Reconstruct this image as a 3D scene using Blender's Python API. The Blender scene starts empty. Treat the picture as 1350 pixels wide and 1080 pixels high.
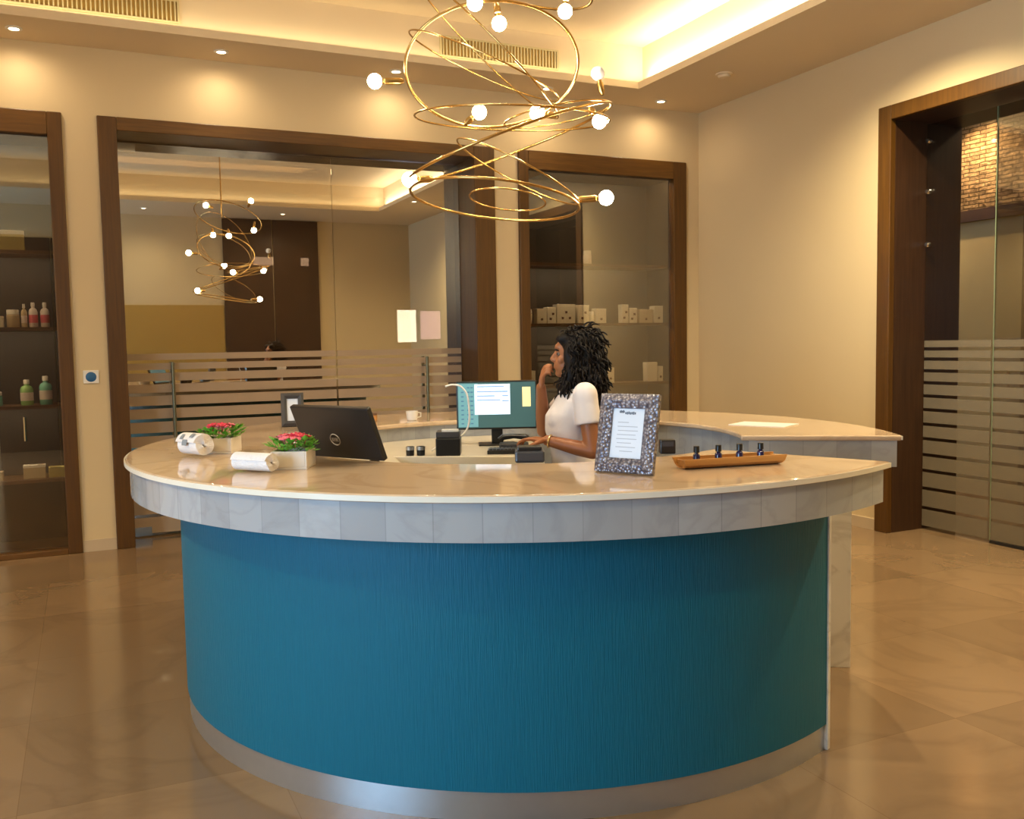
import bpy, math, random
from mathutils import Vector, Matrix
R_ = math.radians
random.seed(7)
SC = bpy.context.scene
COL = SC.collection

# ------------------------------------------------------------------ camera
cam_d = bpy.data.cameras.new('camera')
cam = bpy.data.objects.new('camera', cam_d)
COL.objects.link(cam)
YAW, PITCH, ROLL, EYE, FPX = 0.4341, 0.0709, -0.0172, 1.54, 1217.2
fw = Vector((math.sin(YAW) * math.cos(PITCH), math.cos(YAW) * math.cos(PITCH), -math.sin(PITCH)))
rt = Vector((math.cos(YAW), -math.sin(YAW), 0))
up = rt.cross(fw)
r2 = rt * math.cos(ROLL) + up * math.sin(ROLL)
u2 = -rt * math.sin(ROLL) + up * math.cos(ROLL)
cam.matrix_world = Matrix(((r2.x, u2.x, -fw.x, 0), (r2.y, u2.y, -fw.y, 0), (r2.z, u2.z, -fw.z, EYE), (0, 0, 0, 1)))
cam_d.sensor_fit = 'HORIZONTAL'
cam_d.sensor_width = 36
cam_d.lens = FPX * 36 / 1350
cam_d.clip_start = 0.05
SC.camera = cam

# ------------------------------------------------------------------ world, exposure
w = bpy.data.worlds.new('sky'); SC.world = w; w.use_nodes = True
bg = w.node_tree.nodes['Background']
bg.inputs[0].default_value = (0.62, 0.78, 1.0, 1)
bg.inputs[1].default_value = 3.0
vs = SC.view_settings
vs.view_transform = 'Standard'; vs.look = 'None'; vs.gamma = 1; vs.use_curve_mapping = False
vs.exposure = 0.55
SC.cycles.use_denoising = True
SC.cycles.max_bounces = 10
SC.cycles.transparent_max_bounces = 16
SC.cycles.caustics_reflective = False
SC.cycles.caustics_refractive = False
SC.cycles.sample_clamp_indirect = 6

# ------------------------------------------------------------------ room measures (metres)
WB, WR, WL, WF = 7.75, 5.705, -3.5, -0.6      # back, right, left, front wall faces
CEIL, COFF = 3.81, 4.22                       # soffit and raised coffer ceiling
CB, CR, CF, CL = 7.20, 4.65, 1.0, -2.6        # coffer edges
TOP = 3.31                                    # head of the timber surrounds
DX, DY = 1.882, 3.991                         # centre of the round desk
WARM = (1.0, 0.66, 0.32)


def area_light(name, loc, rot, sx, sy, power, col):
    l = bpy.data.lights.new(name, 'AREA'); l.shape = 'RECTANGLE'; l.size = sx; l.size_y = sy
    l.energy = power; l.color = col
    o = bpy.data.objects.new(name, l); COL.objects.link(o); o.location = loc; o.rotation_euler = rot
    return o


def spot_light(name, loc, power, col, ang=70, blend=0.6, rot=(0, 0, 0), rad=0.03):
    l = bpy.data.lights.new(name, 'SPOT'); l.energy = power; l.color = col
    l.spot_size = R_(ang); l.spot_blend = blend; l.shadow_soft_size = rad
    o = bpy.data.objects.new(name, l); COL.objects.link(o); o.location = loc; o.rotation_euler = rot
    return o


# daylight outside the windows
DAY = (0.42, 0.73, 1.0)
area_light('daylight_left', (WL - 0.75, 0.95, 1.7), (0, R_(-90), 0), 2.4, 2.7, 250, DAY)
# LED strips lying in the cove trough
area_light('cove_led_back', ((CL + CR) / 2, CB + 0.06, CEIL + 0.075), (R_(180), 0, 0), CR - CL, 0.05, 5.5, (1.0, 0.82, 0.50))
area_light('cove_led_front', ((CL + CR) / 2, CF - 0.06, CEIL + 0.075), (R_(180), 0, 0), CR - CL, 0.05, 5.5, (1.0, 0.82, 0.50))
area_light('cove_led_right', (CR + 0.06, (CF + CB) / 2, CEIL + 0.075), (R_(180), 0, 0), 0.05, CB - CF, 34, (1.0, 0.93, 0.74))
area_light('cove_led_left', (CL - 0.06, (CF + CB) / 2, CEIL + 0.075), (R_(180), 0, 0), 0.05, CB - CF, 5.5, (1.0, 0.82, 0.50))


# ------------------------------------------------------------------ mesh helper
class MB:
    def __init__(s):
        s.v = []; s.f = []; s.uv = {}

    def add(s, vs_, fs):
        n = len(s.v); s.v.extend([tuple(p) for p in vs_]); s.f.extend([tuple(i + n for i in f) for f in fs]); return n

    def box(s, x0, x1, y0, y1, z0, z1, m=None):
        vv = [Vector((x, y, z)) for x in (x0, x1) for y in (y0, y1) for z in (z0, z1)]
        if m is not None: vv = [m @ p for p in vv]
        s.add(vv, [(0, 1, 3, 2), (4, 6, 7, 5), (0, 4, 5, 1), (2, 3, 7, 6), (0, 2, 6, 4), (1, 5, 7, 3)])
        return s

    def tube(s, pts, r, seg=8, closed=False):
        pts = [Vector(p) for p in pts]; n = len(pts)
        rs = r if isinstance(r, (list, tuple)) else [r] * n
        base = len(s.v); prev = None
        for i, p in enumerate(pts):
            if closed: t = pts[(i + 1) % n] - pts[i - 1]
            else: t = pts[min(i + 1, n - 1)] - pts[max(i - 1, 0)]
            t.normalize()
            if prev is None:
                a = Vector((0, 0, 1)) if abs(t.z) < 0.9 else Vector((1, 0, 0))
                nn = (a - t * a.dot(t)).normalized()
            else:
                nn = (prev - t * prev.dot(t)).normalized()
            prev = nn; b = t.cross(nn)
            for k in range(seg):
                q = 2 * math.pi * k / seg
                s.v.append(tuple(p + nn * (rs[i] * math.cos(q)) + b * (rs[i] * math.sin(q))))
        for i in range(n if closed else n - 1):
            j = (i + 1) % n
            for k in range(seg):
                l = (k + 1) % seg
                s.f.append((base + i * seg + k, base + i * seg + l, base + j * seg + l, base + j * seg + k))
        if not closed:
            s.f.append(tuple(base + k for k in reversed(range(seg))))
            s.f.append(tuple(base + (n - 1) * seg + k for k in range(seg)))
        return s

    def lathe(s, prof, seg=20, m=None, cap=True):
        base = len(s.v)
        for (r, z) in prof:
            for k in range(seg):
                q = 2 * math.pi * k / seg
                p = Vector((r * math.cos(q), r * math.sin(q), z))
                s.v.append(tuple(m @ p if m is not None else p))
        for i in range(len(prof) - 1):
            for k in range(seg):
                l = (k + 1) % seg
                s.f.append((base + i * seg + k, base + i * seg + l, base + (i + 1) * seg + l, base + (i + 1) * seg + k))
        if cap:
            s.f.append(tuple(base + k for k in reversed(range(seg))))
            s.f.append(tuple(base + (len(prof) - 1) * seg + k for k in range(seg)))
        return s

    def ball(s, c, r, seg=14, m=None):
        rx, ry, rz = (r, r, r) if not isinstance(r, (tuple, list)) else r
        h = seg // 2; base = len(s.v); c = Vector(c)
        def put(p):
            if m is not None: p = m @ p
            s.v.append(tuple(c + p))
        put(Vector((0, 0, -rz)))
        for i in range(1, h):
            a = -math.pi / 2 + math.pi * i / h
            for k in range(seg):
                q = 2 * math.pi * k / seg
                put(Vector((rx * math.cos(a) * math.cos(q), ry * math.cos(a) * math.sin(q), rz * math.sin(a))))
        put(Vector((0, 0, rz))); last = len(s.v) - 1
        for k in range(seg):
            l = (k + 1) % seg
            s.f.append((base, base + 1 + l, base + 1 + k))
            for i in range(h - 2):
                a, b = base + 1 + i * seg, base + 1 + (i + 1) * seg
                s.f.append((a + k, a + l, b + l, b + k))
            a = base + 1 + (h - 2) * seg
            s.f.append((a + k, a + l, last))
        return s

    def loft(s, rings, seg=24):
        """rings: (z, cx, cy, rx, ry) closed solid"""
        base = len(s.v)
        for (z, x, y, rx, ry) in rings:
            for k in range(seg):
                q = 2 * math.pi * k / seg
                s.v.append((x + rx * math.cos(q), y + ry * math.sin(q), z))
        for i in range(len(rings) - 1):
            for k in range(seg):
                l = (k + 1) % seg
                s.f.append((base + i * seg + k, base + i * seg + l, base + (i + 1) * seg + l, base + (i + 1) * seg + k))
        s.f.append(tuple(base + k for k in reversed(range(seg))))
        s.f.append(tuple(base + (len(rings) - 1) * seg + k for k in range(seg)))
        return s

    def arc(s, r0, r1, z0, z1, a0, a1, n):
        """ring segment, with uv = (arc length on r1, height) on each face"""
        base = len(s.v)
        for i in range(n + 1):
            a = a0 + (a1 - a0) * i / n
            for (r, z) in ((r0, z0), (r1, z0), (r1, z1), (r0, z1)):
                s.v.append((r * math.cos(a), r * math.sin(a), z))
        for i in range(n):
            u0 = (a0 + (a1 - a0) * i / n) * r1; ub = (a0 + (a1 - a0) * (i + 1) / n) * r1
            for k in range(4):
                l = (k + 1) % 4
                A = base + i * 4; B = A + 4
                s.uv[len(s.f)] = [(u0, (z0, z0, z1, z1)[k]), (ub, (z0, z0, z1, z1)[k]), (ub, (z0, z0, z1, z1)[l]), (u0, (z0, z0, z1, z1)[l])]
                s.f.append((A + k, B + k, B + l, A + l))
        s.uv[len(s.f)] = [(r0, z0), (r0, z1), (r1, z1), (r1, z0)]
        s.f.append((base, base + 3, base + 2, base + 1)[::-1])
        e = base + n * 4
        s.uv[len(s.f)] = [(r0, z0), (r0, z1), (r1, z1), (r1, z0)]
        s.f.append((e, e + 3, e + 2, e + 1))
        return s

    def prism(s, poly, z0, z1):
        n = len(poly); b = len(s.v)
        for z in (z0, z1):
            for (x, y) in poly: s.v.append((x, y, z))
        s.f.append(tuple(b + i for i in reversed(range(n)))); s.f.append(tuple(b + n + i for i in range(n)))
        for i in range(n):
            j = (i + 1) % n
            s.f.append((b + i, b + j, b + n + j, b + n + i))
        return s

    def mesh(s, name):
        me = bpy.data.meshes.new(name); me.from_pydata(s.v, [], s.f)
        if s.uv:
            ul = me.uv_layers.new(name='uv')
            for p in me.polygons:
                if p.index in s.uv:
                    for li, c in zip(p.loop_indices, s.uv[p.index]): ul.data[li].uv = c
        return me

    def build(s, name, mat, parent=None, smooth=False, bevel=0.0, bseg=2, loc=None, rotz=None):
        me = s.mesh(name); me.materials.append(mat)
        import bmesh
        bm = bmesh.new(); bm.from_mesh(me); bmesh.ops.recalc_face_normals(bm, faces=bm.faces); bm.to_mesh(me); bm.free()
        o = bpy.data.objects.new(name, me); COL.objects.link(o)
        if parent is not None: o.parent = parent
        if loc is not None: o.location = loc
        if rotz is not None: o.rotation_euler = (0, 0, rotz)
        if smooth:
            for p in me.polygons: p.use_smooth = True
            if smooth == 'auto': me.set_sharp_from_angle(angle=R_(35))
        if bevel:
            b = o.modifiers.new('bevel', 'BEVEL'); b.width = bevel; b.segments = bseg; b.limit_method = 'ANGLE'; b.angle_limit = R_(40)
        return o


def tag(o, label=None, cat=None, group=None, kind=None):
    if label: o['label'] = label
    if cat: o['category'] = cat
    if group: o['group'] = group
    if kind: o['kind'] = kind
    return o


def thing(name, label, cat, loc=(0, 0, 0), rotz=0, group=None):
    o = bpy.data.objects.new(name, None); COL.objects.link(o)
    o.empty_display_size = 0.1; o.location = loc; o.rotation_euler = (0, 0, rotz)
    return tag(o, label, cat, group)


def struct(name, mb, mat, parent=None, **k):
    o = mb.build(name, mat, parent, **k)
    if parent is None: o['kind'] = 'structure'
    return o


def fused(name, mb, voxel, it, mat, parent):
    """one continuous surface grown from overlapping volumes"""
    me = mb.mesh('raw'); o = bpy.data.objects.new('raw', me); COL.objects.link(o)
    m = o.modifiers.new('r', 'REMESH'); m.mode = 'VOXEL'; m.voxel_size = voxel
    m2 = o.modifiers.new('s', 'SMOOTH'); m2.factor = 0.5; m2.iterations = it
    dg = bpy.context.evaluated_depsgraph_get()
    res = bpy.data.meshes.new_from_object(o.evaluated_get(dg)); res.name = name
    bpy.data.objects.remove(o); bpy.data.meshes.remove(me)
    res.materials.clear(); res.materials.append(mat)
    for p in res.polygons: p.use_smooth = True
    ob = bpy.data.objects.new(name, res); COL.objects.link(ob); ob.parent = parent
    return ob


# ------------------------------------------------------------------ materials
def newmat(name):
    m = bpy.data.materials.new(name); m.use_nodes = True
    nt = m.node_tree; return m, nt, nt.nodes['Principled BSDF']


def nd(nt, t, **kw):
    n = nt.nodes.new(t)
    for k, v in kw.items(): setattr(n, k, v)
    return n


def rgb(c): return (c[0], c[1], c[2], 1)


def plain(name, col, rough=0.5, metal=0.0, var=0.06, scale=8, bump=0.0, bscale=None, spec=0.5, coat=0, stretch=(1, 1, 1)):
    m, nt, b = newmat(name)
    tc = nd(nt, 'ShaderNodeTexCoord'); mp = nd(nt, 'ShaderNodeMapping'); mp.inputs['Scale'].default_value = stretch
    nt.links.new(tc.outputs['Object'], mp.inputs['Vector'])
    no = nd(nt, 'ShaderNodeTexNoise'); no.inputs['Scale'].default_value = scale; no.inputs['Detail'].default_value = 5
    nt.links.new(mp.outputs[0], no.inputs['Vector'])
    mx = nd(nt, 'ShaderNodeMix', data_type='RGBA')
    mx.inputs[6].default_value = rgb([c * (1 - var) for c in col]); mx.inputs[7].default_value = rgb([min(1, c * (1 + var)) for c in col])
    nt.links.new(no.outputs[0], mx.inputs[0]); nt.links.new(mx.outputs[2], b.inputs['Base Color'])
    b.inputs['Roughness'].default_value = rough; b.inputs['Metallic'].default_value = metal
    b.inputs['Specular IOR Level'].default_value = spec; b.inputs['Coat Weight'].default_value = coat
    if bump:
        n2 = nd(nt, 'ShaderNodeTexNoise'); n2.inputs['Scale'].default_value = bscale or scale * 4
        nt.links.new(mp.outputs[0], n2.inputs['Vector'])
        bp = nd(nt, 'ShaderNodeBump'); bp.inputs['Strength'].default_value = bump; bp.inputs['Distance'].default_value = 0.01
        nt.links.new(n2.outputs[0], bp.inputs['Height']); nt.links.new(bp.outputs[0], b.inputs['Normal'])
    return m


def emit(name, col, strength):
    m, nt, b = newmat(name)
    b.inputs['Base Color'].default_value = rgb(col); b.inputs['Emission Color'].default_value = rgb(col)
    b.inputs['Emission Strength'].default_value = strength
    return m


def wood(name, c1, c2, rough=0.4, vertical=True):
    m, nt, b = newmat(name)
    tc = nd(nt, 'ShaderNodeTexCoord'); mp = nd(nt, 'ShaderNodeMapping')
    mp.inputs['Scale'].default_value = (14, 14, 0.7) if vertical else (0.9, 14, 14)
    nt.links.new(tc.outputs['Object'], mp.inputs['Vector'])
    no = nd(nt, 'ShaderNodeTexNoise'); no.inputs['Scale'].default_value = 3; no.inputs['Detail'].default_value = 8; no.inputs['Distortion'].default_value = 0.6
    nt.links.new(mp.outputs[0], no.inputs['Vector'])
    cr = nd(nt, 'ShaderNodeValToRGB')
    cr.color_ramp.elements[0].position = 0.3; cr.color_ramp.elements[0].color = rgb(c1)
    cr.color_ramp.elements[1].position = 0.7; cr.color_ramp.elements[1].color = rgb(c2)
    nt.links.new(no.outputs[0], cr.inputs[0]); nt.links.new(cr.outputs[0], b.inputs['Base Color'])
    b.inputs['Roughness'].default_value = rough
    bp = nd(nt, 'ShaderNodeBump'); bp.inputs['Strength'].default_value = 0.08
    nt.links.new(no.outputs[0], bp.inputs['Height']); nt.links.new(bp.outputs[0], b.inputs['Normal'])
    return m


def marble(name, base, vein, rough=0.12, vscale=2.5, tiles=None, uv=False, mortar=(0.3, 0.28, 0.25), vamt=0.5, shade=0.06, mloc=(0, 0, 0), msize=0.003):
    """tiles=(w,h): jointed slabs, each with its own slight tone"""
    m, nt, b = newmat(name)
    tc = nd(nt, 'ShaderNodeTexCoord')
    no = nd(nt, 'ShaderNodeTexNoise'); no.inputs['Scale'].default_value = vscale; no.inputs['Detail'].default_value = 9; no.inputs['Distortion'].default_value = 1.4
    nt.links.new(tc.outputs['Object'], no.inputs['Vector'])
    cr = nd(nt, 'ShaderNodeValToRGB')
    e = cr.color_ramp.elements
    e[0].position = 0.44; e[0].color = (0, 0, 0, 1); e[1].position = 0.56; e[1].color = (0, 0, 0, 1)
    k = e.new(0.5); k.color = (vamt, vamt, vamt, 1)
    nt.links.new(no.outputs[0], cr.inputs[0])
    cl = nd(nt, 'ShaderNodeTexNoise'); cl.inputs['Scale'].default_value = vscale * 0.6; cl.inputs['Detail'].default_value = 4
    nt.links.new(tc.outputs['Object'], cl.inputs['Vector'])
    m0 = nd(nt, 'ShaderNodeMix', data_type='RGBA')
    m0.inputs[6].default_value = rgb([c * (1 - shade) for c in base]); m0.inputs[7].default_value = rgb([min(1, c * (1 + shade)) for c in base])
    nt.links.new(cl.outputs[0], m0.inputs[0])
    m1 = nd(nt, 'ShaderNodeMix', data_type='RGBA'); m1.inputs[7].default_value = rgb(vein)
    nt.links.new(cr.outputs[0], m1.inputs[0]); nt.links.new(m0.outputs[2], m1.inputs[6])
    out = m1.outputs[2]
    if tiles:
        mp = nd(nt, 'ShaderNodeMapping'); mp.inputs['Location'].default_value = mloc
        nt.links.new(tc.outputs['UV' if uv else 'Object'], mp.inputs['Vector'])
        br = nd(nt, 'ShaderNodeTexBrick'); br.offset = 0; br.squash = 1
        br.inputs['Scale'].default_value = 1; br.inputs['Brick Width'].default_value = tiles[0]; br.inputs['Row Height'].default_value = tiles[1]
        br.inputs['Mortar Size'].default_value = msize; br.inputs['Mortar Smooth'].default_value = 0.1
        br.inputs['Color1'].default_value = (0.80, 0.80, 0.80, 1); br.inputs['Color2'].default_value = (1, 1, 1, 1); br.inputs['Mortar'].default_value = rgb(mortar)
        nt.links.new(mp.outputs[0], br.inputs['Vector'])
        m2 = nd(nt, 'ShaderNodeMix', data_type='RGBA', blend_type='MULTIPLY'); m2.inputs[0].default_value = 1
        nt.links.new(out, m2.inputs[6]); nt.links.new(br.outputs['Color'], m2.inputs[7]); out = m2.outputs[2]
    nt.links.new(out, b.inputs['Base Color'])
    b.inputs['Roughness'].default_value = rough
    return m


def glassmat(name, refl, tint):
    m, nt, b = newmat(name); nt.nodes.remove(b)
    o = nt.nodes['Material Output']
    tr = nd(nt, 'ShaderNodeBsdfTransparent'); tr.inputs[0].default_value = rgb(tint)
    gl = nd(nt, 'ShaderNodeBsdfGlossy'); gl.inputs['Roughness'].default_value = 0.0; gl.inputs[0].default_value = (0.98, 0.97, 0.93, 1)
    mx = nd(nt, 'ShaderNodeMixShader'); mx.inputs[0].default_value = refl
    nt.links.new(tr.outputs[0], mx.inputs[1]); nt.links.new(gl.outputs[0], mx.inputs[2]); nt.links.new(mx.outputs[0], o.inputs[0])
    return m


def film(name, col, opac):
    m, nt, b = newmat(name); nt.nodes.remove(b)
    o = nt.nodes['Material Output']
    tr = nd(nt, 'ShaderNodeBsdfTransparent')
    df = nd(nt, 'ShaderNodeBsdfDiffuse'); df.inputs[0].default_value = rgb(col)
    mx = nd(nt, 'ShaderNodeMixShader'); mx.inputs[0].default_value = opac
    nt.links.new(tr.outputs[0], mx.inputs[1]); nt.links.new(df.outputs[0], mx.inputs[2]); nt.links.new(mx.outputs[0], o.inputs[0])
    return m


def stone_wall(name):
    m, nt, b = newmat(name)
    tc = nd(nt, 'ShaderNodeTexCoord'); sp = nd(nt, 'ShaderNodeSeparateXYZ'); mp = nd(nt, 'ShaderNodeCombineXYZ')
    nt.links.new(tc.outputs['Object'], sp.inputs[0]); nt.links.new(sp.outputs[1], mp.inputs[0]); nt.links.new(sp.outputs[2], mp.inputs[1])
    br = nd(nt, 'ShaderNodeTexBrick'); br.offset = 0.37
    br.inputs['Scale'].default_value = 1; br.inputs['Brick Width'].default_value = 0.19; br.inputs['Row Height'].default_value = 0.042
    br.inputs['Mortar Size'].default_value = 0.006; br.inputs['Bias'].default_value = -0.1
    br.inputs['Color1'].default_value = (0.62, 0.5, 0.36, 1); br.inputs['Color2'].default_value = (0.34, 0.27, 0.2, 1); br.inputs['Mortar'].default_value = (0.1, 0.08, 0.06, 1)
    no = nd(nt, 'ShaderNodeTexNoise'); no.inputs['Scale'].default_value = 9; no.inputs['Detail'].default_value = 6
    nt.links.new(tc.outputs['Object'], no.inputs['Vector'])
    va = nd(nt, 'ShaderNodeVectorMath', operation='MULTIPLY_ADD'); va.inputs[1].default_value = (0.03, 0.03, 0.0)
    nt.links.new(no.outputs['Color'], va.inputs[0]); nt.links.new(mp.outputs[0], va.inputs[2]); nt.links.new(va.outputs[0], br.inputs['Vector'])
    n3 = nd(nt, 'ShaderNodeTexNoise'); n3.inputs['Scale'].default_value = 14; n3.inputs['Detail'].default_value = 4
    nt.links.new(tc.outputs['Object'], n3.inputs['Vector'])
    r3 = nd(nt, 'ShaderNodeMapRange'); r3.inputs[1].default_value = 0.3; r3.inputs[2].default_value = 0.7; r3.inputs[3].default_value = 0.35; r3.inputs[4].default_value = 1.15
    nt.links.new(n3.outputs[0], r3.inputs[0])
    mm = nd(nt, 'ShaderNodeMix', data_type='RGBA', blend_type='MULTIPLY'); mm.inputs[0].default_value = 1
    nt.links.new(br.outputs['Color'], mm.inputs[6]); nt.links.new(r3.outputs[0], mm.inputs[7])
    nt.links.new(mm.outputs[2], b.inputs['Base Color']); b.inputs['Roughness'].default_value = 0.85
    bp = nd(nt, 'ShaderNodeBump'); bp.inputs['Strength'].default_value = 0.9; bp.inputs['Distance'].default_value = 0.04
    nt.links.new(mm.outputs[2], bp.inputs['Height']); nt.links.new(bp.outputs[0], b.inputs['Normal'])
    return m


M = {}
M['wall'] = plain('wall_paint', (0.64, 0.51, 0.31), 0.7, var=0.03, scale=2, bump=0.02, bscale=120)
M['ceil'] = plain('ceiling_paint', (0.74, 0.60, 0.40), 0.75, var=0.02, scale=2)
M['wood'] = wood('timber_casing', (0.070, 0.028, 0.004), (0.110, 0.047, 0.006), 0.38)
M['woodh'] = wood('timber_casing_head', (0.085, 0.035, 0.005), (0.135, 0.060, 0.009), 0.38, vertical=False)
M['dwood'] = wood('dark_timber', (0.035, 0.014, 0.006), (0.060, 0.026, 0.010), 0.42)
M['black'] = plain('cabinet_back', (0.020, 0.014, 0.010), 0.5, var=0.2)
M['shelf'] = wood('shelf_timber', (0.09, 0.045, 0.02), (0.14, 0.075, 0.035), 0.4, vertical=False)
M['floor'] = marble('floor_marble', (0.245, 0.158, 0.088), (0.155, 0.098, 0.055), 0.13, 1.1, tiles=(0.85, 0.85), mortar=(0.72, 0.68, 0.62), vamt=0.30, shade=0.16, mloc=(0.267 - 0.0, 4.27 - 0.02 - 8.5, 0), msize=0.0014)
M['top'] = marble('counter_marble', (0.60, 0.45, 0.31), (0.42, 0.28, 0.17), 0.06, 2.0, vamt=0.4, shade=0.12)
M['edge'] = plain('counter_edge_marble', (0.78, 0.72, 0.60), 0.2)
M['tile'] = marble('fascia_marble_tile', (0.41, 0.42, 0.435), (0.30, 0.30, 0.31), 0.14, 3.2, tiles=(0.1484, 0.4), uv=True, mortar=(0.74, 0.74, 0.74), vamt=0.35, shade=0.12, msize=0.002)
M['slab'] = marble('end_slab_marble', (0.70, 0.68, 0.64), (0.45, 0.42, 0.38), 0.15, 3.0)
M['teal'] = plain('teal_wallcovering', (0.005, 0.118, 0.190), 0.45, var=0.12, scale=6, bump=0.25, bscale=9, stretch=(30, 30, 1.2), spec=0.25)
M['steel'] = plain('brushed_steel', (0.50, 0.52, 0.54), 0.33, 0.85, var=0.05, scale=20)
M['chrome'] = plain('polished_steel', (0.7, 0.7, 0.68), 0.15, 1.0, var=0.02)
M['handle'] = plain('bronze_handle', (0.22, 0.21, 0.13), 0.3, 0.7)
M['brass'] = plain('aged_brass', (0.58, 0.36, 0.12), 0.24, 1.0, var=0.12, scale=12)
M['bulb'] = emit('lit_bulb', (1.0, 0.86, 0.60), 130)
M['bulboff'] = plain('clear_bulb', (0.72, 0.72, 0.8), 0.05, 0.0)
M['led'] = emit('downlight_lens', (1.0, 0.82, 0.55), 14)
M['whitep'] = plain('white_plastic', (0.78, 0.76, 0.72), 0.4)
M['blackp'] = plain('black_plastic', (0.010, 0.010, 0.011), 0.32, var=0.1)
M['grayp'] = plain('charcoal_plastic', (0.045, 0.045, 0.05), 0.4)
M['glass_d'] = glassmat('door_glass', 0.48, (0.60, 0.52, 0.42))
M['glass_c'] = glassmat('cabinet_glass', 0.17, (0.82, 0.78, 0.70))
M['glass_r'] = glassmat('side_door_glass', 0.05, (0.85, 0.84, 0.80))
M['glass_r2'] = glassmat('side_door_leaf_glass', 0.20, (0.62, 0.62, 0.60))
M['pane'] = glassmat('window_glass', 0.08, (0.95, 0.97, 1.0))
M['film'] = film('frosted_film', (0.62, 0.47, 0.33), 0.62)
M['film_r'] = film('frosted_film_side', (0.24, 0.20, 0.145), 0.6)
M['gedge'] = plain('glass_edge', (0.20, 0.26, 0.16), 0.2)
M['vent'] = plain('vent_metal', (0.62, 0.52, 0.28), 0.5)
M['skin'] = plain('skin', (0.34, 0.125, 0.048), 0.45, var=0.08, scale=20)
M['hair'] = plain('hair', (0.009, 0.006, 0.005), 0.6, var=0.3, scale=60, spec=0.2)
M['shirt'] = plain('white_cotton', (0.76, 0.70, 0.70), 0.85, var=0.04, scale=20, bump=0.15, bscale=25)
M['eyew'] = plain('eye_white', (0.22, 0.17, 0.14), 0.7, spec=0.1)
M['trouser'] = plain('dark_cotton', (0.03, 0.03, 0.04), 0.85)
M['towel'] = plain('white_terry', (0.84, 0.81, 0.80), 0.95, var=0.05, scale=60, bump=0.6, bscale=220)
M['print'] = plain('grey_print', (0.25, 0.27, 0.29), 0.9)
M['pot'] = plain('cream_ceramic', (0.78, 0.70, 0.60), 0.3)
M['leaf'] = plain('leaf_green', (0.14, 0.42, 0.04), 0.45, var=0.5, scale=40)
M['petal'] = plain('red_petal', (0.62, 0.03, 0.07), 0.5, var=0.35, scale=50)
M['petal2'] = plain('pink_petal', (0.80, 0.16, 0.22), 0.5, var=0.3, scale=50)
M['bamboo'] = wood('bamboo', (0.40, 0.17, 0.035), (0.58, 0.28, 0.07), 0.4, vertical=False)
M['cobalt'] = plain('dark_blue_glass', (0.015, 0.010, 0.07), 0.12, coat=0.5)
M['paper'] = plain('printed_paper', (0.74, 0.78, 0.84), 0.8, var=0.02)
M['ink'] = plain('ink', (0.12, 0.14, 0.18), 0.8)
M['inkl'] = plain('pale_ink', (0.45, 0.48, 0.53), 0.8)
M['blue'] = plain('blue_sticker', (0.02, 0.12, 0.30), 0.5)
M['note'] = plain('yellow_note', (0.85, 0.75, 0.30), 0.8)
M['gold'] = plain('gold_bracelet', (0.85, 0.62, 0.28), 0.25, 0.9)
M['box'] = plain('white_carton', (0.74, 0.68, 0.56), 0.6, var=0.04)
M['boxb'] = plain('beige_carton', (0.55, 0.45, 0.30), 0.6)
M['dots'] = plain('dark_print', (0.12, 0.05, 0.04), 0.7)
M['bgreen'] = plain('green_bottle', (0.30, 0.55, 0.22), 0.25)
M['bteal'] = plain('teal_bottle', (0.18, 0.50, 0.42), 0.25)
M['bwhite'] = plain('white_bottle', (0.80, 0.72, 0.70), 0.3)
M['olive'] = plain('olive_carton', (0.42, 0.36, 0.10), 0.6)
M['stone'] = stone_wall('stacked_stone')
M['greend'] = plain('sage_door_paint', (0.50, 0.48, 0.32), 0.4)
M['mustard'] = plain('mustard_panel', (0.42, 0.26, 0.06), 0.5)
M['skirt'] = plain('stone_skirting', (0.55, 0.44, 0.31), 0.3)


# ornate frame metal: mottled pewter
def pewter():
    m, nt, b = newmat('embossed_pewter')
    tc = nd(nt, 'ShaderNodeTexCoord'); vo = nd(nt, 'ShaderNodeTexVoronoi'); vo.inputs['Scale'].default_value = 95
    nt.links.new(tc.outputs['Object'], vo.inputs['Vector'])
    cr = nd(nt, 'ShaderNodeValToRGB'); e = cr.color_ramp.elements
    e[0].position = 0.1; e[0].color = (0.42, 0.39, 0.40, 1); e[1].position = 0.7; e[1].color = (0.12, 0.11, 0.14, 1)
    nt.links.new(vo.outputs['Distance'], cr.inputs[0]); nt.links.new(cr.outputs[0], b.inputs['Base Color'])
    b.inputs['Metallic'].default_value = 0.55; b.inputs['Roughness'].default_value = 0.38
    bp = nd(nt, 'ShaderNodeBump'); bp.inputs['Strength'].default_value = 0.8; bp.inputs['Distance'].default_value = 0.006; bp.invert = True
    nt.links.new(vo.outputs['Distance'], bp.inputs['Height']); nt.links.new(bp.outputs[0], b.inputs['Normal'])
    return m


M['pewter'] = pewter()

# ------------------------------------------------------------------ room shell
struct('floor', MB().box(WL - 0.4, WR + 4.5, WF - 0.4, WB + 4.5, -0.12, 0), M['floor'])

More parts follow.
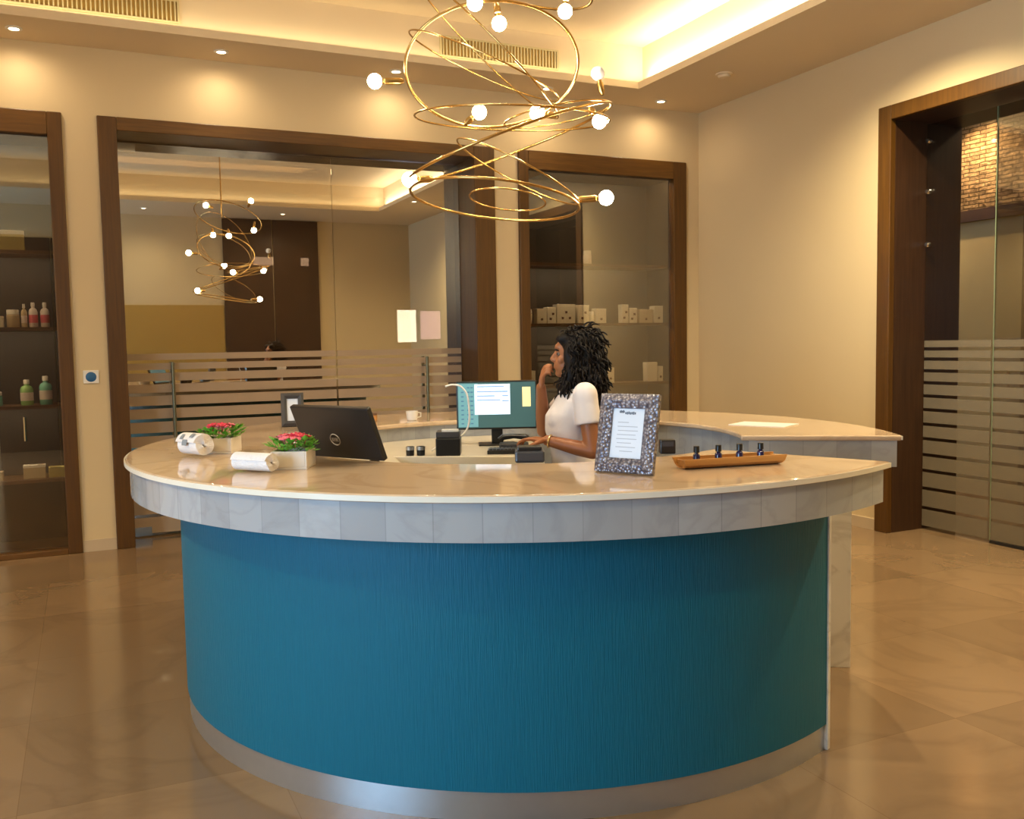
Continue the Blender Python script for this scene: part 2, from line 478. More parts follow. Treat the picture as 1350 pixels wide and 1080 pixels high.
A0, A1, A2, A3, A4, A5 = -0.06, 0.18, 3.45, 3.69, 5.54, 5.41   # outer edges of the timber surrounds
LC = -2.1                                                       # far edge of the left cabinet
wb = MB()
for x0, x1 in ((WL - 0.2, LC), (A0, A1), (A2, A3), (A4, WR + 0.2)): wb.box(x0, x1, WB, WB + 0.5, 0, TOP)
wb.box(WL - 0.2, WR + 0.2, WB, WB + 0.5, TOP, CEIL + 0.5)
struct('wall_back', wb, M['wall'])
DR0 = 3.25                                                      # near edge of the right-hand surround
wr = MB()
wr.box(WR, WR + 0.5, A5, WB, 0, TOP); wr.box(WR, WR + 0.5, WF - 0.2, DR0, 0, TOP)
wr.box(WR, WR + 0.5, WF - 0.2, WB, TOP, CEIL + 0.5)
struct('wall_right', wr, M['wall'])
wl = MB(); wl.box(WL - 0.2, WL, WF - 0.2, -0.4, 0, CEIL + 0.5); wl.box(WL - 0.2, WL, 2.3, WB, 0, CEIL + 0.5)
wl.box(WL - 0.2, WL, -0.4, 2.3, 0, 0.5); wl.box(WL - 0.2, WL, -0.4, 2.3, 2.9, CEIL + 0.5)
struct('wall_left', wl, M['wall'])
wf = MB().box(WL, WR, WF - 0.2, WF, 0, CEIL + 0.5)
struct('wall_front', wf, M['wall'])

ce = MB()
ce.box(WL, WR, CB, WB, CEIL, CEIL + 0.06); ce.box(WL, WR, WF, CF, CEIL, CEIL + 0.06)
ce.box(WL, CL, CF, CB, CEIL, CEIL + 0.06); ce.box(CR, WR, CF, CB, CEIL, CEIL + 0.06)
G = 0.12
ce.box(CL - G, CR + G, CB + G, CB + G + 0.05, CEIL + 0.06, COFF); ce.box(CL - G, CR + G, CF - G - 0.05, CF - G, CEIL + 0.06, COFF)
ce.box(CR + G, CR + G + 0.05, CF - G, CB + G, CEIL + 0.06, COFF); ce.box(CL - G - 0.05, CL - G, CF - G, CB + G, CEIL + 0.06, COFF)
ce.box(CL - 0.3, CR + 0.3, CF - 0.3, CB + 0.3, COFF, COFF + 0.06)
struct('ceiling', ce, M['ceil'])

sk = MB()
for x0, x1 in ((WL, LC), (A0, A1), (A2, A3), (A4, WR)): sk.box(x0, x1, WB - 0.012, WB, 0, 0.09)
struct('baseboard_back', sk, M['skirt'])
sk = MB(); sk.box(WR - 0.012, WR, A5, WB - 0.012, 0, 0.09); sk.box(WR - 0.012, WR, WF, DR0, 0, 0.09)
struct('baseboard_right', sk, M['skirt'])

# front and right windows (behind the camera, seen only as reflections and daylight)
def window(name, pts_frame, pane):
    fr = MB()
    for b in pts_frame: fr.box(*b)
    o = struct(name, fr, M['wood'])
    p = MB().box(*pane).build('pane', M['pane'], o)
    return o
window('window_1', [(WL - 0.17, WL + 0.02, -0.4, -0.33, 0.5, 2.9), (WL - 0.17, WL + 0.02, 2.23, 2.3, 0.5, 2.9), (WL - 0.17, WL + 0.02, -0.33, 2.23, 0.5, 0.57),
                    (WL - 0.17, WL + 0.02, -0.33, 2.23, 2.83, 2.9), (WL - 0.15, WL, 0.92, 0.98, 0.57, 2.83)], (WL - 0.1, WL - 0.09, -0.33, 2.23, 0.57, 2.83))
# the front wall's dark double door and low mustard panel, reflected in the glass
d = struct('door_3', MB().box(2.3, 3.14, WF, WF + 0.05, 0, CEIL - 0.01).box(3.16, 3.96, WF, WF + 0.05, 0, CEIL - 0.01), M['dwood'])
MB().tube([(3.08, WF + 0.1, 0.9), (3.08, WF + 0.1, 1.4)], 0.012).tube([(3.22, WF + 0.1, 0.9), (3.22, WF + 0.1, 1.4)], 0.012)\
    .tube([(3.08, WF + 0.04, 1.0), (3.08, WF + 0.1, 1.0)], 0.008).tube([(3.22, WF + 0.04, 1.0), (3.22, WF + 0.1, 1.0)], 0.008).build('door_handle', M['chrome'], d)
struct('added_dark_panel', MB().box(-1.2, -0.38, WF, WF + 0.05, 0, 3.3).box(-0.36, 0.46, WF, WF + 0.05, 0, 3.3), M['dwood'])  # dark panel added behind the camera to darken the left cabinet's reflection
struct('trim_1', MB().box(0.55, 2.28, WF, WF + 0.03, 0, 2.3), M['mustard'])


# ------------------------------------------------------------------ back opening: timber surround, glass doors, corridor
GY = WB + 0.36                                                  # glass plane
t = MB()
t.box(A1, A1 + 0.135, WB - 0.025, WB + 0.5, 0, TOP); t.box(A2 - 0.20, A2, WB - 0.025, WB + 0.5, 0, TOP)
o = struct('door_1', t, M['wood'], bevel=0.006)
MB().box(A1 + 0.135, A2 - 0.20, WB - 0.025, WB + 0.5, TOP - 0.10, TOP).build('head_casing', M['woodh'], o, bevel=0.006)
gx0, gx1 = A1 + 0.14, A2 - 0.205
GAPS = [1.435, 1.355, 1.262, 1.167, 1.062, 0.953, 0.837, 0.721, 0.592, 0.465, 0.323, 0.165]


def bands(mb, put, top=1.50):
    edges = [top]
    for g in GAPS: edges += [g + 0.013, g - 0.013]
    edges.append(0.02)
    for i in range(0, len(edges), 2): put(mb, edges[i + 1], edges[i])


for (a, b, nm, lab) in ((gx0, 2.048, 'glass_door', 'wide left leaf of the back glass doors, with pull handle near the timber jamb'),
                        (2.052, gx1, 'glass_door', 'right leaf of the back glass doors, with pull handle just left of the monitor')):
    g = thing(nm, lab, 'glass door', ((a + b) / 2, GY, 0.01))
    hw = (b - a) / 2
    MB().box(-hw, hw, 0, 0.012, 0, TOP - 0.12).build('pane', M['glass_d'], g)
    fm = MB(); bands(fm, lambda mb, z0, z1: mb.box(-hw + 0.005, hw - 0.005, -0.003, -0.001, z0, z1))
    fm.build('frosted_stripes', M['film'], g)
    hx = (0.67 if a < 1 else 2.88) - (a + b) / 2
    h = MB().tube([(hx, -0.06, 0.68), (hx, -0.06, 1.43)], 0.014, 12)
    for z in (0.76, 1.35): h.tube([(hx, -0.06, z), (hx, 0.0, z)], 0.008, 8)
    h.build('pull_handle', M['handle'], g, smooth='auto')
    e = MB()
    for z in (TOP - 0.16, 0.04): e.box(hw * -1, -hw + 0.14, -0.008, 0.02, z - 0.035, z + 0.035) if a < 1 else e.box(hw - 0.14, hw, -0.008, 0.02, z - 0.035, z + 0.035)
    e.build('hinge_patch', M['chrome'], g)

# corridor behind the glass
cw = MB(); CY = WB + 3.6
cw.box(-1.2, 4.6, CY, CY + 0.1, 0, 3.4); cw.box(-1.3, -1.2, WB + 0.5, CY, 0, 3.4); cw.box(4.6, 4.7, WB + 0.5, CY, 0, 3.4)
struct('wall_corridor', cw, M['wall'])
struct('ceiling_corridor', MB().box(-1.3, 4.7, WB + 0.5, CY + 0.1, 3.4, 3.5), M['ceil'])
for (x, z, hw, hh, mt, lab) in ((3.78, 1.79, 0.125, 0.205, emit('screen_bright', (0.95, 0.93, 1.0), 7.0), 'bright white lit screen seen through the back glass doors, left of two'),
                             (4.10, 1.80, 0.135, 0.18, emit('screen_violet', (0.55, 0.42, 0.60), 3.6), 'violet lit screen seen through the back glass doors, right of two')):
    v = thing('wall_screen', lab, 'screen', (x, CY, z))
    MB().box(-hw - 0.015, hw + 0.015, -0.05, 0, -hh - 0.015, hh + 0.015).build('casing', M['blackp'], v, bevel=0.004)
    MB().box(-hw, hw, -0.053, -0.05, -hh, hh).build('screen', mt, v)
for (x, hw, lab) in ((2.01, 0.125, 'wide pale lit sign box high behind the back glass doors, left of two'), (2.50, 0.055, 'small square pale lit sign box high behind the back glass doors')):
    v = thing('lit_sign', lab, 'sign', (x, CY, 2.575))
    MB().box(-hw, hw, -0.06, 0, -0.055, 0.055).build('housing', M['whitep'], v, bevel=0.004)
    MB().box(-hw + 0.008, hw - 0.008, -0.063, -0.06, -0.047, 0.047).build('lit_face', emit('sign_face', (0.95, 0.78, 0.68), 1.6), v)
area_light('corridor_lamp', (1.2, WB + 2.0, 3.38), (0, 0, 0), 2.0, 0.3, 9, WARM)


# ------------------------------------------------------------------ display cabinets
SHELF = [2.30, 1.728, 1.137, 0.575, 0.05]


def cabinet(x0, x1, jl, jr, label, handle_x):
    c = thing('display_cabinet', label, 'cabinet', ((x0 + x1) / 2, WB, 0))
    w0, w1 = x0 - (x0 + x1) / 2, x1 - (x0 + x1) / 2
    MB().box(w0, w0 + jl, -0.03, 0.06, 0, TOP).build('side_casing', M['wood'], c, bevel=0.008)
    MB().box(w1 - jr, w1, -0.03, 0.06, 0, TOP).build('side_casing', M['wood'], c, bevel=0.008)
    MB().box(w0 + jl, w1 - jr, -0.03, 0.06, TOP - 0.17, TOP).build('head_casing', M['woodh'], c, bevel=0.006)
    MB().box(w0 + jl, w1 - jr, -0.03, 0.06, 0, 0.04).build('sill_casing', M['woodh'], c, bevel=0.004)
    k = MB()
    k.box(w0 + 0.01, w1 - 0.01, 0.46, 0.49, 0, TOP); k.box(w0 + 0.01, w0 + jl, 0.06, 0.46, 0, TOP)
    k.box(w1 - jr, w1 - 0.01, 0.06, 0.46, 0, TOP); k.box(w0 + jl, w1 - jr, 0.06, 0.46, TOP - 0.17, TOP); k.box(w0 + jl, w1 - jr, 0.06, 0.46, 0, 0.03)
    k.build('carcass', M['black'], c)
    for z in SHELF: MB().box(w0 + jl + 0.002, w1 - jr - 0.002, 0.075, 0.455, z - 0.025, z).build('shelf', M['shelf'], c)
    g = MB().box(w0 + jl + 0.002, w1 - jr - 0.002, 0.02, 0.028, 0.045, TOP - 0.175).build('glass_front', M['glass_c'], c)
    if handle_x is not None:
        h = MB().tube([(handle_x, -0.01, 0.88), (handle_x, -0.01, 1.06)], 0.010, 8)
        for z in (0.91, 1.03): h.tube([(handle_x, -0.01, z), (handle_x, 0.022, z)], 0.006, 6)
        h.build('handle', M['chrome'], g, smooth='auto')
    return c


cabinet(LC, A0, 0.10, 0.10, 'tall timber display cabinet with glass front at the left, toiletries on its dark shelves', -0.41 - (LC + A0) / 2)
cabinet(A3, A4, 0.10, 0.155, 'tall timber display cabinet with glass front behind the person, white cartons on its shelves', None)
# fill lights added under the head and shelves to brighten the products
for x_, wd in ((-1.08, 1.8), (4.6, 1.5)):
    for z_ in (TOP - 0.175, 2.274, 1.702, 1.111): area_light('shelf_fill', (x_, WB + 0.095, z_), (R_(20), 0, 0), wd, 0.012, 6.5, (1.0, 0.82, 0.56))



def item(kind, name, x, z, w_, h_, mat, label, cat, dep=None, y=WB + 0.17, dots=0, group=None, cap=None):
    dep = dep or min(w_, 0.09)
    if kind == 'box':
        o = thing(name, label, cat, (x, y + dep / 2, z), 0, group)
        MB().box(-w_ / 2, w_ / 2, -dep / 2, dep / 2, 0, h_ * 0.82).build('carton', mat, o, bevel=0.003)
        MB().box(-w_ / 2 - 0.001, w_ / 2 + 0.001, -dep / 2 - 0.001, dep / 2 + 0.001, h_ * 0.80, h_).build('lid', cap or mat, o, bevel=0.003)
        if dots:
            for i in range(dots):
                xx = (-0.3 + 0.6 * (i + 0.5) / dots) * w_; zz = h_ * (0.28 + 0.3 * ((i * 7) % 2))
                MB().box(xx - 0.012, xx + 0.012, -dep / 2 - 0.003, -dep / 2 - 0.0005, zz - 0.010, zz + 0.012).build('label_mark', M['dots'], o)
    elif kind == 'jar':
        o = thing(name, label, cat, (x, y + dep / 2, z), 0, group); r = w_ / 2
        MB().lathe([(r * 0.9, 0), (r, h_ * 0.06), (r, h_ * 0.68), (r * 0.85, h_ * 0.75)], 18).build('jar_body', mat, o, smooth='auto')
        MB().lathe([(r * 0.95, h_ * 0.74), (r * 0.95, h_ * 0.97), (r * 0.9, h_)], 18).build('lid', cap or M['whitep'], o, smooth='auto')
    else:
        o = thing(name, label, cat, (x, y + dep / 2, z), 0, group); r = w_ / 2
        MB().lathe([(r * 0.92, 0), (r, h_ * 0.04), (r, h_ * 0.62), (r * 0.8, h_ * 0.72), (r * 0.36, h_ * 0.78), (r * 0.36, h_ * 0.84)], 18).build('bottle_body', mat, o, smooth='auto')
        MB().lathe([(r * 0.45, h_ * 0.83), (r * 0.45, h_ * 0.97), (r * 0.38, h_)], 14).build('cap', cap or M['whitep'], o, smooth='auto')
        MB().lathe([(r * 1.01, h_ * 0.18), (r * 1.01, h_ * 0.5)], 18, cap=False).build('label_band', M['bwhite'] if mat is not M['bwhite'] else M['petal2'], o, smooth='auto')
    return o


RX = lambda p: 3.80 + (p - 700) * 0.00851
RZ = 0.0069
rc = [  # px0, px1, px height, shelf, kind, dots, material, label
    (703, 714, 20, 1, 'jar', 0, 'boxb', 'beige jar at the left end of the white carton row in the right cabinet'),
    (718, 730, 21, 1, 'box', 1, 'box', 'small white carton first in the row beside the beige jar, one dark mark'),
    (731, 742, 23, 1, 'box', 2, 'box', 'small white carton second in the row above the person, two dark marks'),
    (743, 767, 27, 1, 'box', 3, 'box', 'wide white carton with three dark marks above the head of the person'),
    (771, 785, 26, 1, 'box', 2, 'box', 'tall white carton just right of the wide carton in the right cabinet'),
    (786, 793, 17, 1, 'jar', 0, 'box', 'small white jar between two cartons in the right cabinet row'),
    (794, 808, 21, 1, 'box', 1, 'box', 'low white carton ending the left group in the right cabinet row'),
    (829, 838, 27, 1, 'box', 2, 'box', 'slim tall white carton starting the right group on the carton shelf'),
    (839, 850, 22, 1, 'box', 2, 'box', 'small white carton touching the slim tall carton in the right group'),
    (853, 872, 20, 1, 'box', 1, 'boxb', 'wide cream carton in the right group on the carton shelf'),
    (874, 887, 25, 1, 'box', 1, 'box', 'last white carton beside the right casing on the carton shelf'),
    (701, 715, 21, 2, 'box', 1, 'box', 'pale carton on the shelf behind the raised hand of the person'),
    (796, 806, 18, 2, 'box', 0, 'boxb', 'short beige carton just behind the curly hair of the person'),
    (808, 818, 22, 2, 'box', 1, 'box', 'white carton with one dark dot above the pewter picture frame'),
    (864, 878, 28, 2, 'box', 0, 'box', 'tall white carton on the low shelf near the right casing'),
    (879, 886, 22, 2, 'box', 1, 'box', 'slim white carton with a dark dot against the right casing'),
    (781, 791, 20, 0, 'jar', 0, 'bwhite', 'single white jar alone on the top shelf of the right cabinet'),
]
for a, b, h_, s_, k, dn, mt, lab in rc:
    item(k, 'product_jar' if k == 'jar' else 'product_carton', RX((a + b) / 2), SHELF[s_], (b - a) * 0.0083, h_ * RZ, M[mt], lab, 'jar' if k == 'jar' else 'carton', dots=dn, group='toiletries in the right cabinet')
LX = lambda p: -0.24 + (p - 60) * 0.0072
LZ = 0.0061
lc = [
    (-8, 45, 25, 0, 'box', 0, 'olive', 'olive gift box with pale lid on the top shelf of the left cabinet', 'whitep'),
    (6, 21, 14, 1, 'box', 0, 'box', 'small white carton at the left of the second shelf in the left cabinet', None),
    (23, 36, 22, 1, 'jar', 0, 'boxb', 'beige jar beside the small white carton in the left cabinet', None),
    (37, 43, 29, 1, 'bottle', 0, 'boxb', 'slim beige bottle left of the two white bottles', None),
    (44, 53, 31, 1, 'bottle', 0, 'bwhite', 'white bottle with pink band, left of the white pair', None),
    (55, 64, 31, 1, 'bottle', 0, 'bwhite', 'white bottle with pink band, right of the white pair', None),
    (-2, 16, 18, 2, 'jar', 0, 'bteal', 'squat teal jar at the frame edge on the green bottle shelf', None),
    (32, 45, 32, 2, 'bottle', 0, 'bgreen', 'light green bottle on the third shelf of the left cabinet', None),
    (50, 63, 36, 2, 'bottle', 0, 'bteal', 'taller teal bottle with white cap on the third shelf of the left cabinet', None),
    (-2, 13, 11, 3, 'box', 0, 'boxb', 'flat beige soap box at the frame edge on the lowest stocked shelf', None),
    (31, 53, 17, 3, 'box', 0, 'boxb', 'flat box with pale lid on the lowest stocked shelf', 'whitep'),
    (55, 75, 13, 3, 'box', 0, 'olive', 'flat olive soap box nearest the casing on the lowest stocked shelf', None),
]
for a, b, h_, s_, k, dn, mt, lab, cp in lc:
    nm = {'box': 'product_carton', 'jar': 'product_jar', 'bottle': 'product_bottle'}[k]
    item(k, nm, LX((a + b) / 2), SHELF[s_], (b - a) * 0.0069, h_ * LZ, M[mt], lab, nm.split('_')[1], y=WB + 0.15, group='toiletries in the left cabinet', cap=M[cp] if cp else None)

# wall switch with blue sticker
s = thing('wall_switch', 'white wall switch plate with round blue sticker between cabinet and glass door', 'switch', (0.055, WB, 1.344))
MB().box(-0.055, 0.055, -0.012, 0, -0.05, 0.05).build('plate', M['whitep'], s, bevel=0.004)
MB().lathe([(0.038, -0.004), (0.038, 0.0), (0.030, 0.003)], 24, Matrix.Translation((0.0, -0.012, 0)) @ Matrix.Rotation(R_(90), 4, 'X')).build('sticker', M['blue'], s, smooth='auto')

# ------------------------------------------------------------------ right doorway
GX = WR + 0.36
o = struct('door_2', MB().box(WR - 0.025, WR + 0.03, A5 - 0.125, A5, 0, TOP).box(WR - 0.025, WR + 0.03, DR0, DR0 + 0.125, 0, TOP), M['wood'], bevel=0.006)
MB().box(WR - 0.025, WR + 0.03, DR0 + 0.125, A5 - 0.125, TOP - 0.11, TOP).build('head_casing', M['wood'], o, bevel=0.006)
j = MB(); j.box(WR + 0.03, WR + 0.75, A5 - 0.125, A5, 0, TOP); j.box(WR + 0.03, WR + 0.75, DR0, DR0 + 0.125, 0, TOP); j.box(WR + 0.03, WR + 0.75, DR0 + 0.125, A5 - 0.125, TOP - 0.11, TOP)
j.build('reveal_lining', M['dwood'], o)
for (a, b, mt, lab, leaf) in ((4.68, A5 - 0.127, 'glass_r', 'narrow fixed side panel of the right glass doorway, next to the timber jamb', 0),
                        (DR0 + 0.13, 4.665, 'glass_r2', 'wide glass door leaf of the right doorway, cut by the photo edge', 1)):
    g = thing('glass_door' if leaf else 'glass_panel', lab, 'glass door' if leaf else 'glass panel', (GX, (a + b) / 2, 0.01))
    hw = (b - a) / 2
    MB().box(0, 0.012, -hw, hw, 0.0, TOP - 0.13).build('pane', M[mt], g)
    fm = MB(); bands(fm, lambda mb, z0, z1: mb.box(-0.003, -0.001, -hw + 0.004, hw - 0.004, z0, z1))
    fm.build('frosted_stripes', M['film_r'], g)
    MB().box(-0.001, 0.013, hw - 0.001, hw + 0.006, 0, TOP - 0.13).build('glass_edge', M['gedge'], g) if leaf else None
    if leaf:
        MB().box(-0.01, 0.022, -hw, hw, -0.008, 0.012).build('bottom_seal', M['blackp'], g)
    else:
        for z in (3.05, 2.66, 2.25):
            MB().lathe([(0.022, 0), (0.022, 0.02), (0.014, 0.03)], 14, Matrix.Translation((-0.002, hw - 0.03, z)) @ Matrix.Rotation(R_(-90), 4, 'Y')).build('clamp', M['chrome'], g, smooth='auto')

# lobby beyond the right doorway
SX = WR + 2.9
lw = MB(); lw.box(SX, SX + 0.2, 1.5, 6.2, 0, 4.0); lw.box(SX, SX + 0.2, 7.6, 9.2, 0, 4.0); lw.box(SX, SX + 0.2, 6.2, 7.6, 2.87, 4.0)
struct('wall_lobby', lw, M['stone'])
d4 = struct('door_4', MB().box(SX - 0.02, SX + 0.1, 6.2, 6.3, 0, 2.87).box(SX - 0.02, SX + 0.1, 7.5, 7.6, 0, 2.87).box(SX - 0.02, SX + 0.1, 6.3, 7.5, 2.75, 2.87), M['dwood'])
MB().box(SX + 0.03, SX + 0.07, 6.3, 7.5, 0, 2.75).build('door_leaf', M['greend'], d4)
MB().tube([(SX + 0.02, 6.42, 0.95), (SX - 0.03, 6.42, 0.95), (SX - 0.03, 6.42, 1.2), (SX + 0.02, 6.42, 1.2)], 0.01).build('door_handle', M['chrome'], d4)
lw = MB(); lw.box(WR + 0.5, SX + 0.2, 9.0, 9.2, 0, 4.0); lw.box(WR + 0.5, SX + 0.2, 1.4, 1.5, 0, 4.0)
struct('wall_lobby_ends', lw, M['wall'])
struct('ceiling_lobby', MB().box(WR + 0.5, SX + 0.2, 1.4, 9.2, 4.0, 4.1), M['ceil'])
spot_light('lobby_spot', (SX - 0.35, 6.75, 3.95), 150, (1.0, 0.56, 0.22), 120, 0.7)
area_light('lobby_lamp', (WR + 1.6, 5.0, 3.95), (0, 0, 0), 1.0, 1.0, 14, (1.0, 0.85, 0.65))


# ------------------------------------------------------------------ ceiling fittings
dl = [(1.07, 'ceiling downlight above the left end of the back glass doors'), (2.465, 'ceiling downlight beside the chandelier, half hidden by its left bulb'),
      (3.87, 'ceiling downlight behind the chandelier hoops'), (5.08, 'ceiling downlight nearest the corner of the room'), (-0.33, 'ceiling downlight above the left display cabinet')]
for x, lab in dl:
    t_ = thing('ceiling_downlight', lab, 'downlight', (x, 7.485, CEIL), 0, 'downlights in the back soffit')
    MB().lathe([(0.055, 0.0), (0.055, -0.006), (0.034, -0.008), (0.034, -0.002)], 24).build('rim', M['whitep'], t_, smooth='auto')
    MB().lathe([(0.032, -0.0015), (0.032, -0.004)], 20).build('lens', M['led'], t_)
    spot_light('downlight_beam', (x, 7.485, CEIL - 0.015), 12, (1.0, 0.76, 0.48), 170, 1.0)
for (x, y) in ((4.86, 4.7), (4.86, 2.2), (-1.0, 0.2), (1.0, 0.2), (3.2, 0.2), (-3.0, 3.0), (-3.0, 5.6)):  # unseen downlights added in the soffits as warm fill for the room
    spot_light('soffit_fill', (x, y, CEIL - 0.015), 60 if y < 1 else 350, (1.0, 0.81, 0.48), 150, 1.0)
    t_ = thing('ceiling_downlight', 'added ceiling downlight for fill light in the side soffit, out of view', 'downlight', (x, y, CEIL), 0, 'added fill downlights in the side soffits')
    MB().lathe([(0.055, 0.0), (0.055, -0.006), (0.034, -0.008), (0.034, -0.002)], 24).build('rim', M['whitep'], t_, smooth='auto')
    MB().lathe([(0.032, -0.0015), (0.032, -0.004)], 20).build('lens', M['led'], t_)

t_ = thing('smoke_detector', 'round smoke detector on the soffit near the room corner', 'smoke detector', (5.08, 6.53, CEIL))
MB().lathe([(0.075, 0), (0.075, -0.012), (0.062, -0.016)], 28).build('base', M['ceil'], t_, smooth='auto')
MB().lathe([(0.058, -0.015), (0.050, -0.034), (0.02, -0.040)], 28).build('sensor', M['ceil'], t_, smooth='auto')

for (x0, x1, lab) in ((-0.75, 0.76, 'long slatted air vent high in the coffer at the upper left'), (2.79, 3.89, 'slatted air vent in the coffer behind the chandelier')):
    v = thing('air_vent', lab, 'vent', ((x0 + x1) / 2, CB + G, 4.005))
    hw = (x1 - x0) / 2
    MB().box(-hw, hw, -0.02, 0, 0.072, 0.085).box(-hw, hw, -0.02, 0, -0.085, -0.072).box(-hw, -hw + 0.015, -0.02, 0, -0.072, 0.072).box(hw - 0.015, hw, -0.02, 0, -0.072, 0.072).build('frame', M['vent'], v)
    MB().box(-hw + 0.01, hw - 0.01, -0.003, -0.001, -0.075, 0.075).build('backing', M['mustard'], v)
    n = int((x1 - x0) / 0.03); sl = MB()
    for i in range(n):
        x = -hw + 0.015 + (2 * hw - 0.03) * (i + 0.5) / n
        sl.box(x - 0.005, x + 0.005, -0.017, -0.004, -0.072, 0.072)
    sl.build('slats', M['vent'], v)

# ------------------------------------------------------------------ chandelier
ch = thing('chandelier', 'brass chandelier of tilted hoops with globe bulbs hanging above the desk', 'chandelier', (1.72, 3.88, 2.6))
HOOPS = [
    ((-0.004, -0.030, -0.414), (0.342, -0.162, -0.047), (0.143, 0.341, -0.030), 0.0064),
    ((0.049, -0.055, -0.412), (0.154, -0.073, -0.020), (0.068, 0.149, -0.022), 0.0040),
    ((0.071, -0.045, -0.158), (0.420, -0.182, 0.163), (0.218, 0.436, 0.054), 0.0064),
    ((0.013, 0.009, 0.188), (0.352, -0.160, 0.041), (0.106, 0.132, -0.226), 0.0076),
    ((-0.022, 0.025, 0.190), (0.297, -0.150, -0.159), (-0.126, -0.350, -0.066), 0.0040),
    ((-0.013, 0.028, 0.278), (0.279, -0.155, -0.329), (-0.155, -0.440, -0.107), 0.0040),
    ((0.084, -0.043, -0.049), (0.396, -0.185, -0.018), (0.185, 0.397, 0.048), 0.0048),
    ((0.096, -0.067, -0.288), (0.241, -0.123, -0.148), (-0.110, -0.287, -0.016), 0.0040),
    ((0.049, 0.025, 0.611), (0.381, -0.188, -0.144), (0.154, 0.411, 0.060), 0.0064),
    ((0.271, -0.128, -0.032), (0.219, -0.098, 0.044), (0.122, 0.210, 0.018), 0.0040),
]
for c, a, b, r in HOOPS:
    c, a, b = Vector(c), Vector(a), Vector(b)
    pts = [c + a * math.cos(2 * math.pi * i / 72) + b * math.sin(2 * math.pi * i / 72) for i in range(72)]
    MB().tube(pts, r, 8, True).build('hoop', M['brass'], ch, smooth=True)
BULBS = [
    ((-0.469, 0.228, 0.131), (-0.367, 0.180, 0.129), 1), ((-0.366, 0.080, -0.324), (-0.285, 0.045, -0.323), 1),
    ((-0.028, 0.068, -0.004), (-0.077, 0.087, -0.045), 1), ((0.119, -0.226, -0.062), (0.178, -0.254, -0.073), 1),
    ((0.492, -0.121, -0.043), (0.462, -0.103, 0.007), 1), ((0.547, -0.017, 0.206), (0.560, -0.029, 0.124), 0),
    ((0.452, -0.242, -0.411), (0.346, -0.193, -0.416), 1), ((0.051, 0.006, 0.380), (0.045, 0.015, 0.452), 1),
    ((0.372, -0.025, 0.466), (0.382, -0.023, 0.560), 1), ((-0.125, -0.132, 0.401), (-0.133, -0.122, 0.472), 1),
    ((-0.237, 0.167, 0.730), (-0.160, 0.130, 0.715), 1), ((0.341, 0.018, 0.833), (0.306, 0.028, 0.764), 1),
]
for b, s_, lit in BULBS:
    b, s_ = Vector(b), Vector(s_); dv = (s_ - b).normalized()
    MB().tube([b + dv * 0.028, b + dv * 0.045, b + dv * 0.047, s_, s_ + dv * 0.02], [0.010, 0.012, 0.016, 0.016, 0.008], 12).build('socket', M['brass'], ch, smooth='auto')
    MB().ball(b, 0.033, 18).build('bulb', M['bulb'] if lit else M['bulboff'], ch, smooth=True)
MB().tube([(-0.03, 0.02, 0.60), (-0.03, 0.02, 1.60)], 0.008, 10).build('rod', M['brass'], ch, smooth='auto')
MB().lathe([(0.07, 1.595), (0.07, 1.617), (0.065, 1.62)], 28, Matrix.Translation((-0.03, 0.02, 0))).build('canopy', M['brass'], ch, smooth='auto')

# ------------------------------------------------------------------ round reception desk
desk = thing('reception_desk', 'round reception desk with teal drum, white marble tile fascia and polished marble top', 'desk', (DX, DY, 0))
T0, T1 = R_(-34.2), R_(294.0)
ct = MB().arc(1.04, 1.745, 1.075, 1.10, T0, T1, 150).build('countertop', M['top'], desk, smooth='auto', bevel=0.008, bseg=3)
MB().arc(1.743, 1.749, 1.079, 1.096, T0, T1, 150).build('edge_band', M['edge'], ct, smooth='auto')
MB().arc(1.075, 1.728, 0.955, 1.075, R_(-33.7), R_(293.4), 150).build('fascia', M['tile'], desk, smooth='auto')
D0, D1 = R_(-31.0), R_(292.2)
MB().arc(1.50, 1.540, 0.10, 0.955, D0, D1, 150).build('drum_panel', M['teal'], desk, smooth='auto')
MB().arc(1.49, 1.532, 0.0, 0.10, D0, D1, 150).build('plinth', M['steel'], desk, smooth='auto')
MB().arc(1.075, 1.10, 0.0, 0.955, D0, D1, 110).build('inner_lining', M['tile'], desk, smooth='auto')
for a, sgn in ((D0, -1), (D1, 1)):
    aa = a + sgn * 0.0; e = MB()
    m = Matrix.Rotation(aa, 4, 'Z')
    y0, y1 = (-0.022, 0) if sgn < 0 else (0, 0.022)
    MB().box(1.07, 1.546, y0, y1, 0.0, 0.955, m).build('end_panel', M['slab'], desk, bevel=0.003)
# inner worktop: circle segment behind the counter
poly = [(1.068 * math.cos(R_(a)), 1.068 * math.sin(R_(a))) for a in range(62, 216, 4)]
poly += [(1.25 - DX, 3.72 - DY), (1.364 - DX, 4.32 - DY), (1.99 - DX, 3.93 - DY), (2.04 - DX, 4.05 - DY)]
MB().prism(poly, 0.955, 1.0).build('worktop', M['edge'], desk, bevel=0.004)
lg = MB()
for (x, y) in ((1.40, 4.40), (1.93, 4.10), (1.28, 3.85)): lg.tube([(x - DX, y - DY, 0), (x - DX, y - DY, 0.956)], 0.02, 10)
lg.build('worktop_leg', M['steel'], desk)

TOPZ = 1.10


